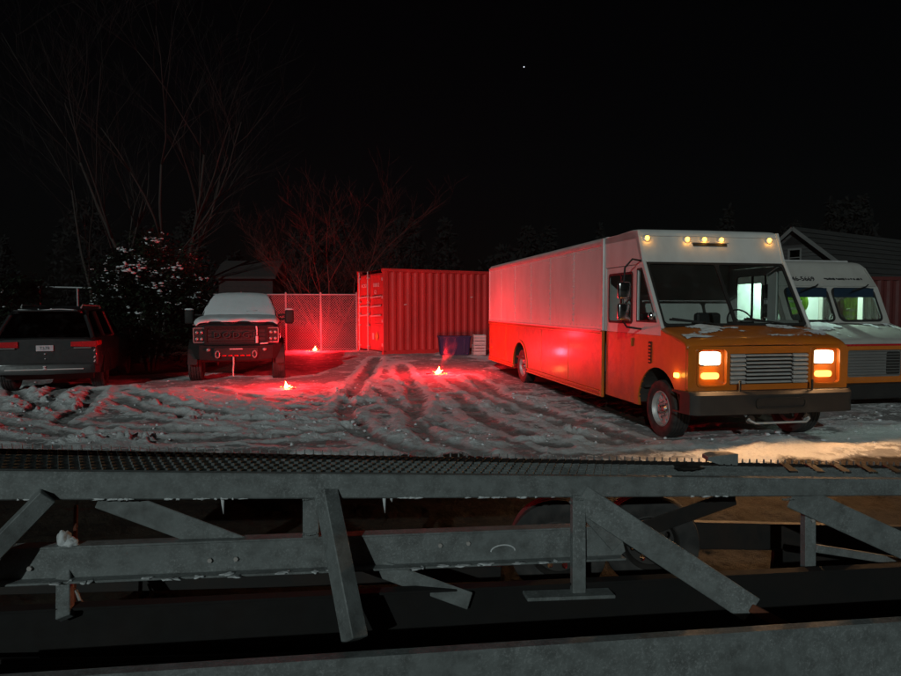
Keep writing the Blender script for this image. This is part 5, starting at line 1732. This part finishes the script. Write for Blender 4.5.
def trailer():
    tr = thing('equipment_trailer', 'frosty grey steel trailer frame with grip grating ramp across the foreground', 'trailer', TR_P0, TR_TH)
    a_t, a_b = tp(0, 471.4), tp(0, 500.7)
    b_t, b_b = tp(901, 479.5), tp(901, 496.0)
    def rail_z(s):
        k = (s - a_t.x) / (b_t.x - a_t.x)
        return a_t.z + (b_t.z - a_t.z) * k, a_b.z + (b_b.z - a_b.z) * k
    s0, s1 = a_t.x - .7, b_t.x + .9
    # top rail as a box section with a rounded edge, tapering to the right
    def rail(t0, t1, name, mat, dz=0, hk=1.0):
        g = G(); rings = []
        for s in np.linspace(s0, s1, 12):
            zt, zb = rail_z(s); zt += dz; zb = zt - (zt - zb) * hk
            r = .008
            rings.append([Vector((s, y, z)) for y, z in ((t0, zb + r), (t0, zt - r), (t0 + r, zt), (t1 - r, zt), (t1, zt - r), (t1, zb + r), (t1 - r, zb), (t0 + r, zb))])
        g.loft(rings); return g.out(name, mat, tr, auto=30)
    rail(0, .06, 'top_rail', 'steel')
    D = lambda s: .53 - .125 * (s - a_t.x) / (b_t.x - a_t.x)     # deck depth narrows to the right
    # serrated diamond grating: zigzag strips on edge with teeth
    rows = 7
    pitch = .052
    for k in range(rows):
        V, Fc = [], []
        m = int((s1 - s0) / (pitch / 2))
        for i in range(m + 1):
            s = s0 + i * pitch / 2
            zt, zb = rail_z(s)
            dd = (D(s) - .07) / rows
            y = .065 + dd * (k + .5) + (dd * .46) * (1 if (i + k) % 2 else -1)
            up = .012 if i % 2 == (k % 2) else -.004
            c = .0035
            base = len(V)
            V += [(s, y - c, zt - .045), (s, y - c, zt - .004 + up), (s, y + c, zt - .004 + up), (s, y + c, zt - .045)]
            if i:
                p = base - 4
                for q in range(4):
                    Fc.append((p + q, p + (q + 1) % 4, base + (q + 1) % 4, base + q))
        me = bpy.data.meshes.new('grating_strip'); me.from_pydata(V, [], Fc)
        link('grating_strip', me, 'steel_dark' if k > 4 else 'steel', tr)
    # row of teeth standing along the back edge
    g = G(); s = s0
    while s < s1:
        zt = rail_z(s)[0]; d = D(s)
        g.loft([[Vector((s - .006, d - .03, zt - .02)), Vector((s + .006, d - .03, zt - .02)), Vector((s + .006, d - .018, zt - .02)), Vector((s - .006, d - .018, zt - .02))], [Vector((s - .003, d - .027, zt + .026)), Vector((s + .003, d - .027, zt + .026)), Vector((s + .003, d - .021, zt + .026)), Vector((s - .003, d - .021, zt + .026))]])
        s += pitch
    o = g.out('edge_teeth', 'steel', tr); o['kind'] = 'stuff'
    # back edge bar and cross bars under the grating
    g = G(); g.loft([[Vector((s, D(s) + y, rail_z(s)[0] + z)) for y, z in ((0, -.12), (0, -.035), (.04, -.035), (.04, -.12))] for s in (s0, s1)]); g.out('back_rail', 'steel_dark', tr)
    s = s0 + .3
    while s < s1:
        zt = rail_z(s)[0]
        G().box(s - .02, s + .02, .06, D(s), zt - .09, zt - .046).out('cross_bar', 'steel_dark', tr); s += .62
    # flat skid plates lying at the ramp's right end, and the block wedged there
    for k in range(5):
        p = tp(790 + 26 * k, 468 + 1.2 * k, .26)
        zt = rail_z(p.x)[0]
        g = G(); g.bar((p.x - .05, .16, zt + .004), (p.x + .03, .36, zt + .004), .05, .012); g.out('wear_strip', 'steel_dark', tr)
    p = tp(722, 462, .40)
    g = G(); zt = rail_z(p.x)[0]
    g.loft([[Vector((p.x - .14, .34, zt + .03)), Vector((p.x - .12, .44, zt + .03)), Vector((p.x - .12, .44, zt + .055)), Vector((p.x - .14, .34, zt + .055))],
            [Vector((p.x - .06, .33, zt + .005)), Vector((p.x - .06, .45, zt + .005)), Vector((p.x - .06, .45, zt + .065)), Vector((p.x - .06, .33, zt + .065))],
            [Vector((p.x + .07, .33, zt - .005)), Vector((p.x + .07, .45, zt - .005)), Vector((p.x + .07, .45, zt + .06)), Vector((p.x + .07, .33, zt + .07))]])
    g.out('hinge_block', 'steel', tr)
    p = tp(690, 471, .18)
    g = G(); g.blob((p.x, .18, rail_z(p.x)[0] + .012), .10, .05, .025, 2, .3, 5, True); g.out('frozen_lump', 'steel_dark', tr)

    # lower beam: web and a lip at the foot
    l0, l1 = tp(-40, 551.5, .03), tp(622, 526, .03)
    m0, m1 = tp(-40, 584, .03), tp(622, 556.5, .03)
    g = G(); g.loft([[Vector((a.x, y, a.z)) for y in (.03, .045)] + [Vector((b.x, y, b.z)) for y in (.045, .03)] for a, b in ((l0, m0), (l1 + Vector((-.12, 0, 0)), m1 + Vector((-.02, 0, 0))), (l1 + Vector((0, 0, -.07)), m1 + Vector((.02, 0, .03))))]); g.out('lower_beam', 'steel', tr)
    g = G(); g.bar(m0 + Vector((0, -.03, .006)), m1 + Vector((0, -.03, .006)), .06, .012, bev=.003); g.out('beam_flange', 'steel', tr)
    g = G(); g.bar(l0 + Vector((0, .035, .0)), l1 + Vector((-.12, .035, .0)), .08, .012, bev=.003); g.out('beam_flange', 'steel', tr)

    def member(name, p, q, w, h, up=(0, -1, 0), mat='steel', bev=.004):
        g = G(); g.bar(p, q, w, h, up, bev); return g.out(name, mat, tr)
    # posts between rail and beam; w across the picture, h away from the camera
    member('post', tp(311, 494, .05), tp(311, 537, .05), .085, .05)
    member('post', tp(578, 495, .0), tp(578, 593, -.105), .078, .045)
    member('post', tp(808, 495, .06), tp(808, 590, .06), .075, .05)
    member('post', tp(65, 572, .05), tp(65, 618, -.11), .070, .045)
    # the leg leaning out toward the camera
    lg = G(); a, b = tp(326, 492, .0), tp(355, 640, -.42)
    lg.bar(a, b, .095, .095, (.55, -.8, 0), .005); lg.out('leaning_leg', 'steel', tr)
    # braces
    member('brace', tp(100, 496, .09), tp(262, 556, .07), .012, .13, (0, 0, 1))
    member('brace', tp(345, 556, .10), tp(470, 601, -.11), .012, .10, (0, 0, 1))
    member('brace', tp(48, 495, -.02), tp(-40, 585, -.16), .085, .085, (0, 0, 1))
    member('brace', tp(580, 497, -.02), tp(752, 610, -.27), .014, .155, (0, 0, 1))
    member('brace', tp(792, 495, .02), tp(960, 572, -.05), .012, .16, (0, 0, 1))
    member('brace', tp(735, 497, .45), tp(600, 545, .40), .012, .11, (0, 0, 1), 'steel_dark')
    member('brace', tp(815, 548, .10), tp(930, 566, .14), .03, .05, (0, 0, 1))
    member('rusty_bar', tp(750, 607, -.268), tp(806, 637, -.34), .03, .05, (0, 0, 1), 'rust')
    member('gusset', tp(575, 496, .012), tp(618, 545, .012), .02, .10, (0, 0, 1))
    member('foot_plate', tp(525, 596, -.12), tp(612, 593, -.12), .10, .02, (0, 0, 1))
    # rear cross members seen under the ramp; dark panel added to cover bright ground
    member('far_rail', tp(560, 532, .85), tp(1000, 540, .85), .06, .20, (0, 0, 1), 'steel_dark')
    member('added_dark_panel', tp(772, 562, .80), tp(1000, 566, .80), .04, .20, (0, 0, 1), 'steel_dark')
    member('cross_member', tp(-60, 586, .6), tp(500, 572, .6), .06, .10, (0, 0, 1), 'steel_dark')
    # main beam low down: web, top flange, bottom flange
    f0, f1 = tp(-80, 613, -.05), tp(960, 562, -.05)
    g0, g1 = tp(-80, 668, -.05), tp(960, 618, -.05)
    g = G(); g.loft([[Vector((a.x, y, a.z)) for y in (-.05, -.03)] + [Vector((b.x, y, b.z)) for y in (-.03, -.05)] for a, b in ((f0, g0), (f1, g1))]); g.out('main_beam_web', 'shaded_beam', tr)
    member('main_beam_flange', f0 + Vector((0, -.01, 0)), f1 + Vector((0, -.01, 0)), .07, .014, (0, 0, 1), 'shaded_beam', .002)
    member('main_beam_flange', g0 + Vector((0, -.03, 0)), g1 + Vector((0, -.03, 0)), .20, .014, (0, 0, 1), 'shaded_beam', .002)
    # slotted running board between the main beam and the near rail
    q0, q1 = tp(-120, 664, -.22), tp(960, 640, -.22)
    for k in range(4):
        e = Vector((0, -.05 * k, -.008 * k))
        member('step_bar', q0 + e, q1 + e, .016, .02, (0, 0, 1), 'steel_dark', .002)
    # near side rail
    n0, n1 = tp(-150, 688, -.78), tp(1000, 613, -.78)
    g = G(); h = .34
    g.loft([[Vector((a.x, y, a.z + z)) for y, z in ((-.81, -h), (-.81, -.01), (-.80, 0), (-.75, 0), (-.74, -.01), (-.74, -h))] for a in (n0, n0.lerp(n1, .33), n0.lerp(n1, .66), n1)]); g.out('near_rail', 'steel', tr, auto=30)
    # wheels under the ramp
    for s_px in (562, 655):
        c = tp(s_px, 585, .62)
        w = add_wheel(tr, (c.x, .72, -.22 + .33), .33, .22, -1, .19, 'bumper'); w.rotation_euler = (0, 0, RAD(72))
    # hose, icicles, lumps of snow on the beam and under the rail
    g = G(); g.tube([tp(76, 590, .1), tp(80, 600, .1), tp(86, 608, .1), tp(96, 613, .1)], .008, 8); g.out('hose', 'rod', tr)
    member('rusty_bar', tp(76, 505, .14), tp(73, 622, .14), .018, .018, (0, 1, 0), 'rust')
    for px, ln in ((222.5, 17), (384, 16), (391, 5), (318, 6)):
        a = tp(px, 497, .02); b = tp(px + 1, 497 + ln, .02)
        g = G(); g.tube([a + Vector((0, 0, .012)), a.lerp(b, .5), b], [.011, .007, .0015], 7); g.out('icicle', 'frost_snow', tr, smooth=True)
    rs = random.Random(6)
    for px0, px1, n in ((5, 55, 7), (95, 145, 7), (165, 262, 12), (355, 420, 6), (455, 560, 12), (690, 735, 4)):
        for k in range(n):
            px = rs.uniform(px0, px1); s = tp(px, 495).x; zb = rail_z(s)[1]
            g = G(); w = rs.uniform(.006, .03); g.blob((s, .002, zb + .004), w, .006, rs.uniform(.002, .006), 2, .6, k); g.out('rail_frost', 'frost_snow', tr, smooth=True)
    for k in range(26):
        px = rs.uniform(-10, 560); q = rs.random(); a = m0.lerp(m1, (px + 40) / 662)
        g = G(); g.blob((a.x, -.03 + rs.uniform(-.02, .02), a.z + .012), rs.uniform(.01, .045), .022, rs.uniform(.001, .004), 2, .5, k, True); g.out('beam_frost', 'frost_snow', tr, smooth=True)
    a = tp(64, 545, .06)
    g = G(); g.blob((a.x, .06, a.z + .025), .03, .03, .05, 3, .25, 3).blob((a.x + .035, .055, a.z + .012), .035, .03, .025, 3, .2, 8); g.out('snow_lump', 'frost_snow', tr, smooth=True)
    # weld beads and bolts where members meet
    for px, py, t, wd in ((311, 499, .022, .08), (311, 534, .022, .08), (578, 500, .004, .07), (578, 592, -.026, .07), (808, 500, .03, .075), (808, 587, .03, .075), (326, 499, -.04, .08), (65, 581, .05, .07), (790, 499, -.008, .10), (585, 499, -.03, .10), (105, 499, .075, .09)):
        a = tp(px, py, t)
        g = G(); n = int(wd / .008)
        for q in range(n):
            g.blob((a.x - wd / 2 + q * .008, a.y + rs.uniform(-.002, .002), a.z + rs.uniform(-.003, .003)), .007, .008, .007, 1, .2, q)
        o = g.out('weld_bead', 'steel', tr, smooth=True); o['kind'] = 'stuff'
    for px, py, t in ((440, 545, .026), (468, 543, .026), (210, 560, .026), (236, 558.5, .026), (30, 568, .026), (812, 520, .032), (812, 575, .032)):
        a = tp(px, py, t)
        G().cyl(a, a + Vector((0, -.012, 0)), .012, seg=6).out('bolt', 'rod', tr)
    # drip ring on the lower beam
    a = tp(503, 551, .028)
    g = G(); g.tube([a + Vector((.07 * math.cos(t), 0, .035 * math.sin(t))) for t in np.linspace(0, math.pi, 12)], .004, 6); g.out('chain_mark', 'frost_snow', tr)


trailer()


# ------------------------------------------------------------------ thin smoky night air over the whole yard
def haze():
    o = G().box(-90, 90, -15, 110, -1.6, 24).out('haze', None)
    m = bpy.data.materials.new('night_air'); m.use_nodes = True; nt = m.node_tree
    nt.nodes.remove(nt.nodes['Principled BSDF'])
    v = nt.nodes.new('ShaderNodeVolumePrincipled'); v.inputs['Color'].default_value = (.85, .87, .9, 1)
    v.inputs['Density'].default_value = .0003; v.inputs['Anisotropy'].default_value = .3
    nt.links.new(v.outputs[0], nt.nodes['Material Output'].inputs['Volume'])
    o.data.materials.append(m)
    tag(o, 'thin smoky air over the yard', 'haze', kind='stuff')


haze()
